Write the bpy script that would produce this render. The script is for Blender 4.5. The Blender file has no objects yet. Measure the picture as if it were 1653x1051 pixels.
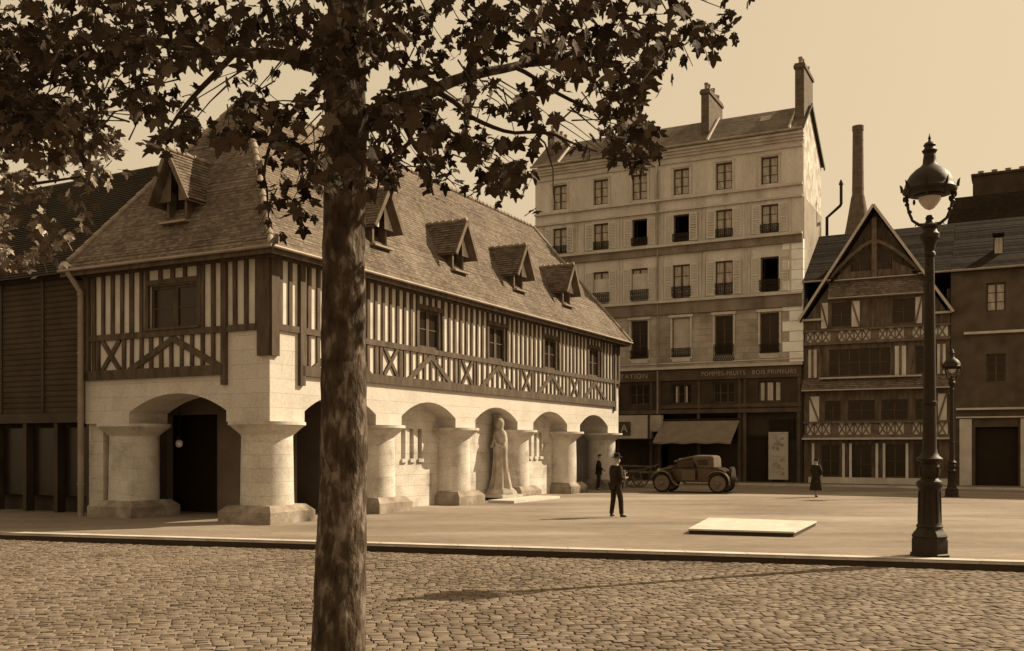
import bpy, bmesh, math, random
import numpy as np
from mathutils import Vector, Matrix, noise as mnoise
random.seed(7)
C = bpy.data.collections.new('scene_collection'); bpy.context.scene.collection.children.link(C)
SC = bpy.context.scene
R = math.radians
PI = math.pi
# ------------------------------------------------------------------ camera
cam = bpy.data.cameras.new('camera'); co = bpy.data.objects.new('camera', cam); C.objects.link(co); SC.camera = co
F = 1569.0; HY = 722.0
cam.sensor_width = 36.0; cam.sensor_fit = 'HORIZONTAL'
cam.lens = 36.0 * F / 1653.0
cam.shift_y = (HY - 525.5) / 1653.0
cam.clip_end = 3000
co.location = (0, 0, 2.0); co.rotation_euler = (R(90), 0, 0)
# ------------------------------------------------------------------ light
SUN = Vector((0.912, 0.41, 0)).normalized(); EL = R(37)
sv = Vector((SUN.x*math.cos(EL), SUN.y*math.cos(EL), math.sin(EL)))
w = bpy.data.worlds.new('World'); SC.world = w; w.use_nodes = True
nt = w.node_tree; nt.nodes.clear()
sky = nt.nodes.new('ShaderNodeTexSky'); sky.sky_type = 'NISHITA'; sky.sun_disc = False
sky.sun_elevation = EL; sky.sun_rotation = math.atan2(sv.x, sv.y); sky.dust_density = 4.0; sky.air_density = 1.0
bw = nt.nodes.new('ShaderNodeRGBToBW'); nt.links.new(sky.outputs[0], bw.inputs[0])
pw = nt.nodes.new('ShaderNodeMath'); pw.operation = 'POWER'; pw.inputs[1].default_value = 0.16
nt.links.new(bw.outputs[0], pw.inputs[0])
tint = nt.nodes.new('ShaderNodeMix'); tint.data_type = 'RGBA'; tint.blend_type = 'MULTIPLY'; tint.inputs['Factor'].default_value = 1
nt.links.new(pw.outputs[0], tint.inputs[6]); tint.inputs[7].default_value = (1.0, 0.785, 0.50, 1)
bg = nt.nodes.new('ShaderNodeBackground'); bg.inputs['Strength'].default_value = 0.15
mu = nt.nodes.new('ShaderNodeVectorMath'); mu.operation = 'SCALE'; mu.inputs['Scale'].default_value = 2.12
nt.links.new(tint.outputs[2], mu.inputs[0]); nt.links.new(mu.outputs[0], bg.inputs['Color'])
out = nt.nodes.new('ShaderNodeOutputWorld'); nt.links.new(bg.outputs[0], out.inputs[0])
sl = bpy.data.lights.new('sun', 'SUN'); sl.energy = 4.2; sl.angle = R(0.5); sl.color = (1.0, 0.85, 0.61)
so = bpy.data.objects.new('sun', sl); C.objects.link(so); so.rotation_euler = sv.to_track_quat('Z', 'Y').to_euler(); so.location = (30, 20, 40)
SC.view_settings.view_transform = 'Standard'; SC.view_settings.look = 'None'
SC.view_settings.exposure = 0.92; SC.view_settings.gamma = 1
SC.cycles.max_bounces = 5; SC.cycles.diffuse_bounces = 3; SC.cycles.glossy_bounces = 2; SC.cycles.transmission_bounces = 2
SC.cycles.use_denoising = True

# ------------------------------------------------------------------ materials (toned the way the sepia print is)
def sep(v):
    s = math.sqrt(max(v, 0))
    return (v, v*min(1, .60+.42*s), v*min(1, .32+.66*s), 1)
MATS = {}
def M(name, v, amp=.25, scale=1.5, rough=.9, bump=0.0, bscale=30, coords='Object', brick=None, spec=.3, stretch=None,
      stain=0.0, stain_scale=.5, metal=0, fine=.12, voro=None, island=0.0, bdist=.01, hi=1.9, grit=0):
    if name in MATS: return MATS[name]
    m = bpy.data.materials.new(name); m.use_nodes = True; MATS[name] = m
    n = m.node_tree.nodes; L = m.node_tree.links
    b = n['Principled BSDF']; b.inputs['Roughness'].default_value = rough; b.inputs['Metallic'].default_value = metal
    b.inputs['Specular IOR Level'].default_value = spec; b.inputs['Specular Tint'].default_value = (1, .82, .6, 1)
    tc = n.new('ShaderNodeTexCoord'); src = tc.outputs[coords]
    mp = n.new('ShaderNodeMapping'); L.new(src, mp.inputs[0])
    if stretch: mp.inputs['Scale'].default_value = stretch
    def nz(sc, det=4):
        t = n.new('ShaderNodeTexNoise'); t.inputs['Scale'].default_value = sc; t.inputs['Detail'].default_value = det
        L.new(mp.outputs[0], t.inputs['Vector']); return t.outputs['Fac']
    def math_(op, a, c=None, clamp=False):
        t = n.new('ShaderNodeMath'); t.operation = op; t.use_clamp = clamp
        for i, x in enumerate((a, c)):
            if x is None: continue
            if isinstance(x, (int, float)): t.inputs[i].default_value = x
            else: L.new(x, t.inputs[i])
        return t.outputs[0]
    f = nz(scale, 6)
    f = math_('MULTIPLY_ADD', f, 3.0); f.node.inputs[2].default_value = -1.0      # widen contrast
    val = math_('MULTIPLY', math_('SUBTRACT', f, .5), 2*amp)
    if fine:
        val = math_('ADD', val, math_('MULTIPLY', math_('SUBTRACT', nz(scale*14, 3), .5), 4*fine))
    if grit:
        val = math_('ADD', val, math_('MULTIPLY', math_('SUBTRACT', nz(26, 2), .5), 4*grit))
    if island:
        g = n.new('ShaderNodeNewGeometry')
        val = math_('ADD', val, math_('MULTIPLY', math_('SUBTRACT', g.outputs['Random Per Island'], .5), 2*island))
    if stain:
        s = math_('MULTIPLY_ADD', nz(stain_scale, 5), 5.0); s.node.inputs[2].default_value = -2.6; s.node.use_clamp = True
        val = math_('SUBTRACT', val, math_('MULTIPLY', s, stain))
    h = None
    if brick:
        bw_, bh, mort, mdark, bvar, lip = brick
        bt = n.new('ShaderNodeTexBrick'); L.new(tc.outputs['UV'], bt.inputs['Vector'])
        bt.inputs['Scale'].default_value = 1; bt.inputs['Brick Width'].default_value = bw_; bt.inputs['Row Height'].default_value = bh
        bt.inputs['Mortar Size'].default_value = mort; bt.inputs['Mortar Smooth'].default_value = .3
        bt.inputs['Color1'].default_value = (0, 0, 0, 1); bt.inputs['Color2'].default_value = (1, 1, 1, 1); bt.inputs['Mortar'].default_value = (.5, .5, .5, 1)
        cb = n.new('ShaderNodeRGBToBW'); L.new(bt.outputs['Color'], cb.inputs[0])
        val = math_('ADD', val, math_('MULTIPLY', math_('SUBTRACT', cb.outputs[0], .5), 2*bvar))
        val = math_('SUBTRACT', val, math_('MULTIPLY', bt.outputs['Fac'], mdark))
        h = math_('SUBTRACT', 1.0, bt.outputs['Fac'])
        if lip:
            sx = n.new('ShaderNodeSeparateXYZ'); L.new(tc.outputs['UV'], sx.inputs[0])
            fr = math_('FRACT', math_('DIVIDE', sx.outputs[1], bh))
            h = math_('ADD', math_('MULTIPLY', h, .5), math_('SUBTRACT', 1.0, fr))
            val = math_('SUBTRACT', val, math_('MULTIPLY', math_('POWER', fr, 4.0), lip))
    if voro:
        vt = n.new('ShaderNodeTexVoronoi'); vt.inputs['Scale'].default_value = voro[0]; L.new(mp.outputs[0], vt.inputs['Vector'])
        cb = n.new('ShaderNodeRGBToBW'); L.new(vt.outputs['Color'], cb.inputs[0])
        val = math_('ADD', val, math_('MULTIPLY', math_('SUBTRACT', cb.outputs[0], .5), 2*voro[1]))
    fac = math_('ADD', math_('MULTIPLY', val, .5), .5, True)
    cr = n.new('ShaderNodeValToRGB'); L.new(fac, cr.inputs[0]); e = cr.color_ramp.elements
    e[0].position = 0; e[0].color = sep(v*.12); e[1].position = 1; e[1].color = sep(min(v*hi, .92))
    x = cr.color_ramp.elements.new(.5); x.color = sep(v)
    L.new(cr.outputs[0], b.inputs['Base Color'])
    if bump or h is not None:
        bp = n.new('ShaderNodeBump'); bp.inputs['Distance'].default_value = bdist
        hh = nz(bscale, 4)
        hh = math_('MULTIPLY', hh, bump if bump else .3)
        if h is not None: hh = math_('ADD', hh, h)
        bp.inputs['Strength'].default_value = .8
        L.new(hh, bp.inputs['Height']); L.new(bp.outputs[0], b.inputs['Normal'])
    return m

M('limestone', .53, .16, 1.2, .9, .5, 22, brick=(.72, .36, .008, .10, .05, 0), stain=.42, stain_scale=1.3, grit=.14)
M('plinth_stone', .27, .35, 1.8, .95, .9, 18, stain=.75, stain_scale=1.1, grit=.15)
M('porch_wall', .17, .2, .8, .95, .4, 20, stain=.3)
M('limestone_wall', .54, .13, .8, .92, .4, 25, brick=(.9, .38, .004, .10, .05, 0), stain=.32, stain_scale=.8, grit=.08)
M('plaster', .56, .16, 1.3, .95, .4, 40, stain=.15)
M('oak', .075, .4, 3.0, .75, .8, 14, stretch=(2, 2, .5))
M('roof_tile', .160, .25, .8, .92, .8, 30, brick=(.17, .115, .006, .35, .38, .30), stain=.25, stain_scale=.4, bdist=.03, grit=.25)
M('roof_ridge', .26, .3, 3, .85, .6, 20)
M('slate', .15, .25, .7, .6, .3, 30, brick=(.24, .14, .004, .25, .28, .2), bdist=.015)
M('dark_roof', .024, .25, .6, 1.0, .3, 30, brick=(.2, .14, .006, .3, .25, .3), bdist=.02)
M('zinc', .24, .2, 2, .5, .1, 20, spec=.5)
M('dark_iron', .017, .3, 6, .6, .3, 30, spec=.3)
M('glass_dark', .016, .3, 2, .3, 0, spec=.35)
M('glass_curtain', .34, .35, 3, .35, 0, spec=.5, stretch=(3, 3, .6))
M('paint_pale', .42, .12, 3, .6)
M('paint_brown', .06, .3, 3, .6)
M('interior', .02, .1, 2)
M('house_stone', .54, .16, .9, .92, .5, 25, stain=.34, stain_scale=.8, stretch=(1, 1, .22), grit=.12)
M('house_ashlar', .35, .16, .8, .92, .5, 25, brick=(.8, .36, .012, .3, .12, 0), stain=.4, stain_scale=.6, grit=.12)
M('dark_stone', .20, .2, 1.2, .92, .5, 25, stretch=(1, 1, .4), stain=.4, stain_scale=1.5, grit=.12)
M('house_band', .48, .14, 1.5, .9, .3, 25, stain=.2)
M('quoin', .78, .14, 1.5, .9, .3, 25, stain=.2)
M('rubble', .50, .2, 1.2, .95, .9, 12, voro=(2.6, .35), stain=.45, stain_scale=1.1)
M('render_grey', .30, .2, .7, .95, .4, 20, stain=.3)
M('brick_dark', .11, .2, 2, .9, .3, 30, brick=(.24, .08, .008, -.2, .25, 0))
M('shop_dark', .040, .3, 1.5, .6, .2, 20)
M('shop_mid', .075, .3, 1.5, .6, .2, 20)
M('sign_letters', .30, .25, 4, .6)
M('awning_cloth', .20, .12, 2, .95, .2, 60, stretch=(1, 1, 1))
M('fascia_pale', .42, .12, 2, .8, stain=.15)
M('tree_bark', .055, .5, 12, .95, 1.3, 22, stretch=(1, 1, .42), voro=(9, .32), grit=.2, stain=.4, stain_scale=3, bdist=.03, hi=5.0)
M('leaf', .048, .4, 3, .8, spec=.15, island=.7, fine=0)
M('leaf_pale', .09, .3, 2, .45, spec=.5, island=.5, fine=0)
M('twig', .04, .3, 8, .9)
M('suit_cloth', .016, .3, 8, .9)
M('trouser_cloth', .022, .3, 8, .9)
M('coat_cloth', .020, .3, 8, .9)
M('felt_hat', .012, .2, 8, .9)
M('shutter_paint', .56, .15, 2, .8, .3, 30, stretch=(1, 1, .3), stain=.2)
M('skin', .32, .1, 8, .6)
M('white_linen', .55, .1, 8, .8)
M('leather', .014, .2, 8, .45)
M('car_paint', .045, .2, 3, .3, spec=.6)
M('car_fender', .13, .2, 3, .25, spec=.6)
M('car_hood_cloth', .09, .2, 3, .85)
M('rubber', .022, .2, 8, .85)
M('wheel_paint', .15, .2, 6, .5)
M('kerb_stone', .46, .15, 1.5, .85, .4, 30, brick=(1.1, 2.0, .012, .4, .08, 0), stain=.2)
M('plaza_ground', .205, .30, .30, .95, 1.0, 45, stretch=(.6, 1.6, 1), stain=-.6, stain_scale=.13, fine=.20, bdist=.012, grit=.22)
M('pavement', .18, .2, .6, .95, .5, 30, stain=.2)
M('road_bed', .04, .3, 2, .95, .5, 30)
M('sett', .158, .16, .35, .85, .6, 60, island=.26, fine=.10, stain=.28, stain_scale=.3, grit=.12)
M('white_slab', .52, .10, 2, .9, .4, 30, stain=.22, stain_scale=1.6, grit=.08)
M('shade_stone', .05, .05, 1, .9)  # stone with the shade of upright sides put into its colour
M('statue_stone', .38, .3, 2.5, .9, .8, 18, stain=.35, stain_scale=2.2)
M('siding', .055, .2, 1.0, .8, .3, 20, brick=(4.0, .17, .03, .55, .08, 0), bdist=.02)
M('house_timber', .10, .4, 3.0, .8, .8, 14, stretch=(2, 2, .5))
M('wood_grey', .13, .3, 3, .85, .6, 18)
M('white_glass', .8, .05, 1, .3)
M('flowers', .10, .5, 20, .9)

# ------------------------------------------------------------------ mesh builder
class MB:
    def __init__(s): s.v = []; s.f = []
    def add(s, vs, fs, T=None):
        o = len(s.v)
        if T is not None: vs = [T @ Vector(p) for p in vs]
        s.v += [tuple(p) for p in vs]; s.f += [tuple(i+o for i in f) for f in fs]
    def poly(s, pts, T=None): s.add(pts, [tuple(range(len(pts)))], T)
    def box(s, x0, x1, y0, y1, z0, z1, T=None):
        vs = [(x, y, z) for x in (x0, x1) for y in (y0, y1) for z in (z0, z1)]
        s.add(vs, [(0, 1, 3, 2), (4, 6, 7, 5), (0, 4, 5, 1), (2, 3, 7, 6), (0, 2, 6, 4), (1, 5, 7, 3)], T)
    def frustum(s, cx, cy, z0, z1, h0, h1, T=None):
        vs = [(cx+a*h, cy+b*h, z) for z, h in ((z0, h0), (z1, h1)) for a, b in ((-1, -1), (1, -1), (1, 1), (-1, 1))]
        s.add(vs, [(3, 2, 1, 0), (4, 5, 6, 7)] + [(i, (i+1) % 4, (i+1) % 4+4, i+4) for i in range(4)], T)
    def prism(s, pts, axis, lo, hi, T=None):
        """pts 2D in the plane normal to axis; x:(y,z) y:(x,z) z:(x,y)"""
        n = len(pts)
        def P(p, q): return {'x': (q, p[0], p[1]), 'y': (p[0], q, p[1]), 'z': (p[0], p[1], q)}[axis]
        vs = [P(p, lo) for p in pts] + [P(p, hi) for p in pts]
        s.add(vs, [tuple(range(n))[::-1], tuple(range(n, 2*n))] + [(i, (i+1) % n, (i+1) % n+n, i+n) for i in range(n)], T)
    def lathe(s, prof, cx=0, cy=0, n=24, T=None, jit=None):
        vs = []; fs = []
        for r, z in prof:
            for k in range(n):
                a = 2*PI*k/n; vs.append((cx+r*math.cos(a), cy+r*math.sin(a), z))
        for i in range(len(prof)-1):
            for k in range(n):
                fs.append((i*n+k, i*n+(k+1) % n, (i+1)*n+(k+1) % n, (i+1)*n+k))
        fs.append(tuple(range(n))[::-1]); fs.append(tuple(range((len(prof)-1)*n, len(prof)*n)))
        s.add(vs, fs, T)
    def tube(s, pts, rads, n=8, T=None, cap=True, rough=0):
        pts = [Vector(p) for p in pts]
        if isinstance(rads, (int, float)): rads = [rads]*len(pts)
        vs = []; fs = []; prev = None
        for i, p in enumerate(pts):
            d = (pts[min(i+1, len(pts)-1)] - pts[max(i-1, 0)]).normalized()
            if prev is None:
                u = d.orthogonal().normalized()
            else:
                u = (prev - d*prev.dot(d)).normalized()
            prev = u; wv = d.cross(u)
            for k in range(n):
                a = 2*PI*k/n; q = u*math.cos(a)+wv*math.sin(a); r = rads[i]
                if rough: r *= 1+rough*mnoise.noise((p+q*r*1.2)*2.3)+rough*.5*mnoise.noise((p+q*r)*7)
                vs.append(p+q*r)
        for i in range(len(pts)-1):
            for k in range(n):
                fs.append((i*n+k, i*n+(k+1) % n, (i+1)*n+(k+1) % n, (i+1)*n+k))
        if cap: fs.append(tuple(range(n))[::-1]); fs.append(tuple(range((len(pts)-1)*n, len(pts)*n)))
        s.add(vs, fs, T)
    def bar(s, a, b, w_, d_, up=(0, 0, 1), T=None):
        """square bar from a to b; w_ across, d_ along 'up'-side"""
        a = Vector(a); b = Vector(b); d = (b-a).normalized(); u = Vector(up); u = (u-d*u.dot(d)).normalized(); q = d.cross(u)
        vs = [p+q*sx*w_/2+u*sy*d_/2 for p in (a, b) for sx, sy in ((-1, -1), (1, -1), (1, 1), (-1, 1))]
        s.add(vs, [(3, 2, 1, 0), (4, 5, 6, 7)] + [(i, (i+1) % 4, (i+1) % 4+4, i+4) for i in range(4)], T)
    def slope(s, BL, BR, TR, TL, course=.115, lip=.018, jit=.0):
        """roof slope laid in overlapping courses"""
        BL, BR, TR, TL = map(Vector, (BL, BR, TR, TL))
        L = ((TL+TR)/2-(BL+BR)/2).length; n = max(1, int(L/course))
        nn = (BR-BL).cross(TL-BL)
        if nn.length < 1e-6: nn = (BR-BL).cross(TR-BL)
        nn.normalize()
        if nn.z < 0: nn = -nn
        for i in range(n):
            a, b = i/n, (i+1)/n
            p0, p1, p2, p3 = BL.lerp(TL, a), BR.lerp(TR, a), BR.lerp(TR, b), BL.lerp(TL, b)
            l = lip*(1+random.uniform(-jit, jit))
            s.poly([p0+nn*l, p1+nn*l, p2, p3])
            s.poly([p0-nn*.002, p1-nn*.002, p1+nn*l, p0+nn*l])
    def build(s, name, mat, parent=None, smooth=None, uv=True, loc=(0, 0, 0), rz=0, recalc=True):
        me = bpy.data.meshes.new(name)
        me.from_pydata(s.v, [], s.f)
        if recalc:
            bm = bmesh.new(); bm.from_mesh(me); bmesh.ops.recalc_face_normals(bm, faces=bm.faces); bm.to_mesh(me); bm.free()
        me.materials.append(MATS[mat] if isinstance(mat, str) else mat)
        if uv:
            ul = me.uv_layers.new(name='UVMap'); dat = ul.data
            for p in me.polygons:
                nrm = p.normal
                t = Vector((-nrm.y, nrm.x, 0))
                if t.length < .05: t = Vector((1, 0, 0))
                t.normalize(); bt = nrm.cross(t); bt.normalize()
                if bt.z < 0: bt = -bt
                for li in p.loop_indices:
                    q = me.vertices[me.loops[li].vertex_index].co
                    dat[li].uv = (q.dot(t), q.dot(bt))
        if smooth is not None:
            for p in me.polygons: p.use_smooth = True
            me.set_sharp_from_angle(angle=R(smooth))
        o = bpy.data.objects.new(name, me); C.objects.link(o)
        if parent: o.parent = parent
        o.location = loc; o.rotation_euler = (0, 0, rz)
        return o
def tag(o, label=None, cat=None, group=None, kind=None):
    if label: o['label'] = label
    if cat: o['category'] = cat
    if group: o['group'] = group
    if kind: o['kind'] = kind
    return o
def empty(name, loc=(0, 0, 0), rz=0, label=None, cat=None, group=None):
    o = bpy.data.objects.new(name, None); C.objects.link(o); o.location = loc; o.rotation_euler = (0, 0, rz); o.empty_display_size = .3
    return tag(o, label, cat, group)
def copy_tree(o, parent=None):
    c = o.copy(); C.objects.link(c)
    if parent: c.parent = parent
    for ch in [x for x in o.children]: copy_tree(ch, c)
    return c
def at(px, py, Y): return Vector(((px-827)/F*Y, Y, 2-(py-HY)/F*Y))
def skin(name, nodes, edges, mat, parent, sub=2, root=0):
    me = bpy.data.meshes.new(name); me.from_pydata([n[:3] for n in nodes], edges, []); me.materials.append(MATS[mat])
    o = bpy.data.objects.new(name, me); C.objects.link(o); o.parent = parent
    o.modifiers.new('skin', 'SKIN'); o.modifiers['skin'].use_smooth_shade = True
    for i, nd in enumerate(nodes):
        s = me.skin_vertices[0].data[i]
        s.radius = (nd[3], nd[4] if len(nd) > 4 else nd[3]); s.use_root = (i == root)
    ss = o.modifiers.new('subdivision', 'SUBSURF'); ss.levels = sub; ss.render_levels = sub
    return o

# ------------------------------------------------------------------ setting
KD = Vector((.963, -.27, 0)).normalized(); KN = Vector((.27, .963, 0)).normalized()   # kerb direction, across
K0 = Vector((8.33, 17.0, 0))
def kp(a, b, z=0): p = K0+KD*a+KN*b; return (p.x, p.y, z)
ZR = -.15
g = MB(); g.poly([(-900, -900, -.20), (900, -900, -.20), (900, 1500, -.20), (-900, 1500, -.20)])
tag(g.build('ground', 'plaza_ground'), kind='structure')
g = MB(); pts = [kp(-90, .3), kp(80, .3), kp(80, 260), kp(-90, 260)]
g.poly(pts); tag(g.build('square', 'plaza_ground'), kind='structure')
g = MB()
T = Matrix.Translation(K0) @ Matrix.Rotation(math.atan2(KD.y, KD.x), 4, 'Z')
g.box(-90, 80, -.012, .3, -.045, .012, T)
tag(g.build('kerb', 'kerb_stone'), kind='structure')
g = MB(); g.box(-90, 80, 0, .29, -.19, -.046, T); tag(g.build('kerb_shaded_face', 'shade_stone'), kind='structure')  # shade on the kerb's upright face, painted as a darker stone
g = MB(); g.box(-90, 80, -14, -.01, -.19, ZR-.03, T); tag(g.build('road', 'road_bed'), kind='structure')
# granite setts
v = []; f = []
rng = random.Random(3)
RW = 10.7   # road width
ang = R(24); ca, sa = math.cos(ang), math.sin(ang)
rowh = .155; n_rows = 0
amin, amax = -32, 15
def put_sett(cu, cv, lu, lv):
    # centre in rotated coordinates
    a = cu*ca-cv*sa; b = cu*sa+cv*ca
    if not (amin < a < amax and -RW < b < -.10): return
    p = K0+KD*a+KN*b
    if p.y > 2 and abs(p.x) > .72*p.y+3: return
    if p.y < 8.2: return
    hz = ZR+rng.uniform(-.006, .005)-.02*math.sin(cu*.55)*math.sin(cv*.4+1)*.6; tx, ty = rng.uniform(-.05, .05), rng.uniform(-.05, .05); rt = rng.uniform(-.03, .03)
    o = len(v)
    for (k, zz) in ((1.0, -.05), (.99, -.006), (.90, 0.0)):
        for sx, sy in ((-1, -1), (1, -1), (1, 1), (-1, 1)):
            uu = sx*lu/2*k; vv = sy*lv/2*k
            uu += rng.uniform(-.006, .006); vv += rng.uniform(-.006, .006)
            U = cu+uu-vv*rt; V = cv+vv+uu*rt
            aa = U*ca-V*sa; bb = U*sa+V*ca
            q = K0+KD*aa+KN*bb
            v.append((q.x, q.y, hz+zz+tx*uu+ty*vv))
    for l in (0, 4):
        for i in range(4): f.append((o+l+i, o+l+(i+1) % 4, o+l+4+(i+1) % 4, o+l+4+i))
    f.append((o+8, o+9, o+10, o+11))
vv0 = -24
while vv0 < 18:
    rh = rng.uniform(.118, .132); uu0 = -36+rng.uniform(0, .2)
    while uu0 < 18:
        l = rng.uniform(.15, .20)
        put_sett(uu0+l/2, vv0+rh/2, l-.013, rh-.013); uu0 += l
    vv0 += rh
mb = MB(); mb.v = v; mb.f = f
o = mb.build('granite_setts', 'sett', uv=False, smooth=50, recalc=False); tag(o, 'small worn granite setts covering the road', 'paving setts', kind='stuff')
g = MB(); g.box(-90, 80, -60, -RW-.02, -.19, 0.0, T); tag(g.build('pavement', 'pavement'), kind='structure')
# ------------------------------------------------------------------ shared building helpers
TH = math.atan2(.888, .46)
def wall_open(mb, P, a0, a1, z0, z1, ops, thick, back=True):
    """wall face with real openings; P(a, z, d) -> point, d = depth inward"""
    As = sorted({a0, a1, *[x for o in ops for x in o[:2]]}); Zs = sorted({z0, z1, *[x for o in ops for x in o[2:4]]})
    def hole(i, j):
        if i < 0 or j < 0 or i >= len(As)-1 or j >= len(Zs)-1: return None
        ca_, cz = (As[i]+As[i+1])/2, (Zs[j]+Zs[j+1])/2
        return any(o[0] < ca_ < o[1] and o[2] < cz < o[3] for o in ops)
    for i in range(len(As)-1):
        for j in range(len(Zs)-1):
            A, B, Z, W = As[i], As[i+1], Zs[j], Zs[j+1]
            if not hole(i, j):
                mb.poly([P(A, Z, 0), P(B, Z, 0), P(B, W, 0), P(A, W, 0)])
                if back: mb.poly([P(A, Z, thick), P(A, W, thick), P(B, W, thick), P(B, Z, thick)])
            else:
                if hole(i-1, j) is False: mb.poly([P(A, Z, 0), P(A, W, 0), P(A, W, thick), P(A, Z, thick)])
                if hole(i+1, j) is False: mb.poly([P(B, Z, 0), P(B, W, 0), P(B, W, thick), P(B, Z, thick)])
                if hole(i, j-1) is False: mb.poly([P(A, Z, 0), P(B, Z, 0), P(B, Z, thick), P(A, Z, thick)])
                if hole(i, j+1) is False: mb.poly([P(A, W, 0), P(B, W, 0), P(B, W, thick), P(A, W, thick)])
WC = {}
def window(parent, loc, w, h, rz=0, frame='paint_brown', glass='glass_dark', rows=3, cols=2, fw=.06, mull=.07, name='window', open_leaf=False):
    """frame mesh with pane child; faces local -x, width along y, origin at bottom centre"""
    key = (round(w, 2), round(h, 2), frame, glass, rows, cols, fw, mull, open_leaf)
    if key not in WC:
        m = MB(); H = w/2
        m.box(-.03, .05, -H, -H+fw, 0, h); m.box(-.03, .05, H-fw, H, 0, h)
        m.box(-.03, .05, -H+fw, H-fw, 0, fw); m.box(-.03, .05, -H+fw, H-fw, h-fw, h)
        if not open_leaf:
            for c in range(1, cols):
                y = -H+w*c/cols; m.box(-.035, .045, y-mull/2, y+mull/2, fw, h-fw)
            edges = [-H+fw]+[x for c in range(1, cols) for x in (-H+w*c/cols-mull/2, -H+w*c/cols+mull/2)]+[H-fw]
            for r_ in range(1, rows):
                z = h*r_/rows
                for c in range(cols): m.box(-.02, .03, edges[2*c], edges[2*c+1], z-.018, z+.018)
        else:   # leaves folded inward
            for sgn in (-1, 1):
                y = sgn*(H-fw-.01)
                for a, b, c, d in ((0, 1, fw, fw+.06), (0, 1, h-fw-.06, h-fw), (.9, 1, fw, h-fw), (0, 1, h*.5-.02, h*.5+.02)):
                    m.box(.05+a*.4, .05+b*.4, y-.02, y+.02, c, d)
        fo = m.build(name, frame); q = MB()
        if not open_leaf: q.box(.0, .012, -H+fw, H-fw, fw, h-fw)
        po = q.build('pane', glass) if not open_leaf else None
        WC[key] = (fo.data, po.data if po else None)
        bpy.data.objects.remove(fo)
        if po: bpy.data.objects.remove(po)
    fd, pd = WC[key]
    o = bpy.data.objects.new(name, fd); C.objects.link(o); o.parent = parent; o.location = loc; o.rotation_euler = (0, 0, rz)
    if pd:
        p = bpy.data.objects.new('pane', pd); C.objects.link(p); p.parent = o
    return o

# ================================================================== HALL
Q = Vector((-6.275, 25.17, 0))
hall = empty('timber_hall', Q, TH, 'long half-timbered hall on a stone arcade under a steep tiled hipped roof with dormers', 'building')
LH, WH = 24.9, 6.95; PITCH = 4.7
cols_x = [.7+PITCH*k for k in range(6)]
arcs = [(c+PITCH/2-1.66, c+PITCH/2+1.66) for c in cols_x[:-1]]
def arch_wall(mb, P, a0, a1, spans, zc, zs, rise, ztop, th):
    xs = [a0]; 
    def prof(a):
        for (l, r) in spans:
            if l-1e-6 <= a <= r+1e-6:
                cx, hw = (l+r)/2, (r-l)/2
                Rr = (hw*hw+rise*rise)/(2*rise)
                return zs+math.sqrt(max(Rr*Rr-(a-cx)**2, 0))-(Rr-rise)
        return zc
    segs = []; cur = a0
    for (l, r) in spans:
        if l > cur: segs.append((cur, l, False))
        n = 20
        for k in range(n): segs.append((l+(r-l)*k/n, l+(r-l)*(k+1)/n, True))
        cur = r
    if a1 > cur: segs.append((cur, a1, False))
    for (A, B, arch) in segs:
        zA, zB = (prof(A), prof(B)) if arch else (zc, zc)
        mb.poly([P(A, zA, 0), P(B, zB, 0), P(B, ztop, 0), P(A, ztop, 0)])
        mb.poly([P(A, zA, th), P(A, ztop, th), P(B, ztop, th), P(B, zB, th)])
        mb.poly([P(A, zA, 0), P(A, zA, th), P(B, zB, th), P(B, zB, 0)])
    for (l, r) in spans:
        for a in (l, r): mb.poly([P(a, zc, 0), P(a, zs, 0), P(a, zs, th), P(a, zc, th)])
    mb.poly([P(a0, ztop, 0), P(a1, ztop, 0), P(a1, ztop, th), P(a0, ztop, th)])
    for a in (a0, a1): mb.poly([P(a, zc, 0), P(a, ztop, 0), P(a, ztop, th), P(a, zc, th)])
m = MB()
PR = lambda a, z, d: (a, d, z)
PL = lambda a, z, d: (d, a, z)
arch_wall(m, PR, 0, LH, arcs, 2.68, 2.98, .50, 3.98, 1.4)
o = m.build('arcade_wall', 'limestone_wall', hall)
m = MB()
arch_wall(m, PL, 1.4, WH, [(1.49, 5.15)], 2.68, 2.98, .50, 3.98, 1.4)
m.build('arcade_wall', 'limestone_wall', hall)
# stone corner rising between the timbers
m = MB(); m.box(0, 1.12, 0, 1.44, 3.98, 5.08); m.build('stone_corner', 'limestone_wall', hall)
m = MB(); m.box(LH-.62, LH, 0, 1.2, 3.98, 4.95); m.build('stone_corner', 'limestone_wall', hall)
# end pier of the short side
m = MB(); m.box(.12, 1.3, 6.35, WH, 0, 2.68); m.build('end_pier', 'limestone', hall)
# upper storey plaster with window openings
WZ0, WZ1 = 5.24, 6.52
wins = [(c+PITCH/2-.72, c+PITCH/2+.72, WZ0, WZ1) for c in cols_x[:-1]]
m = MB()
wall_open(m, PR, 1.12, LH-.62, 3.985, 5.1, [], .3)
wall_open(m, lambda a, z, d: (a, d+.002, z), .0, LH, 5.1, 7.15, [(w_[0], w_[1], max(w_[2], 5.1), w_[3]) for w_ in wins], .3)
m.build('plaster_wall', 'plaster', hall)
m = MB()
wall_open(m, PL, 1.44, WH, 3.985, 5.1, [], .3)
wall_open(m, lambda a, z, d: (d+.002, a, z), .003, WH, 5.1, 7.15, [(2.5, 4.36, 5.12, 6.5)], .3)
m.build('plaster_wall', 'plaster', hall)
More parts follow.
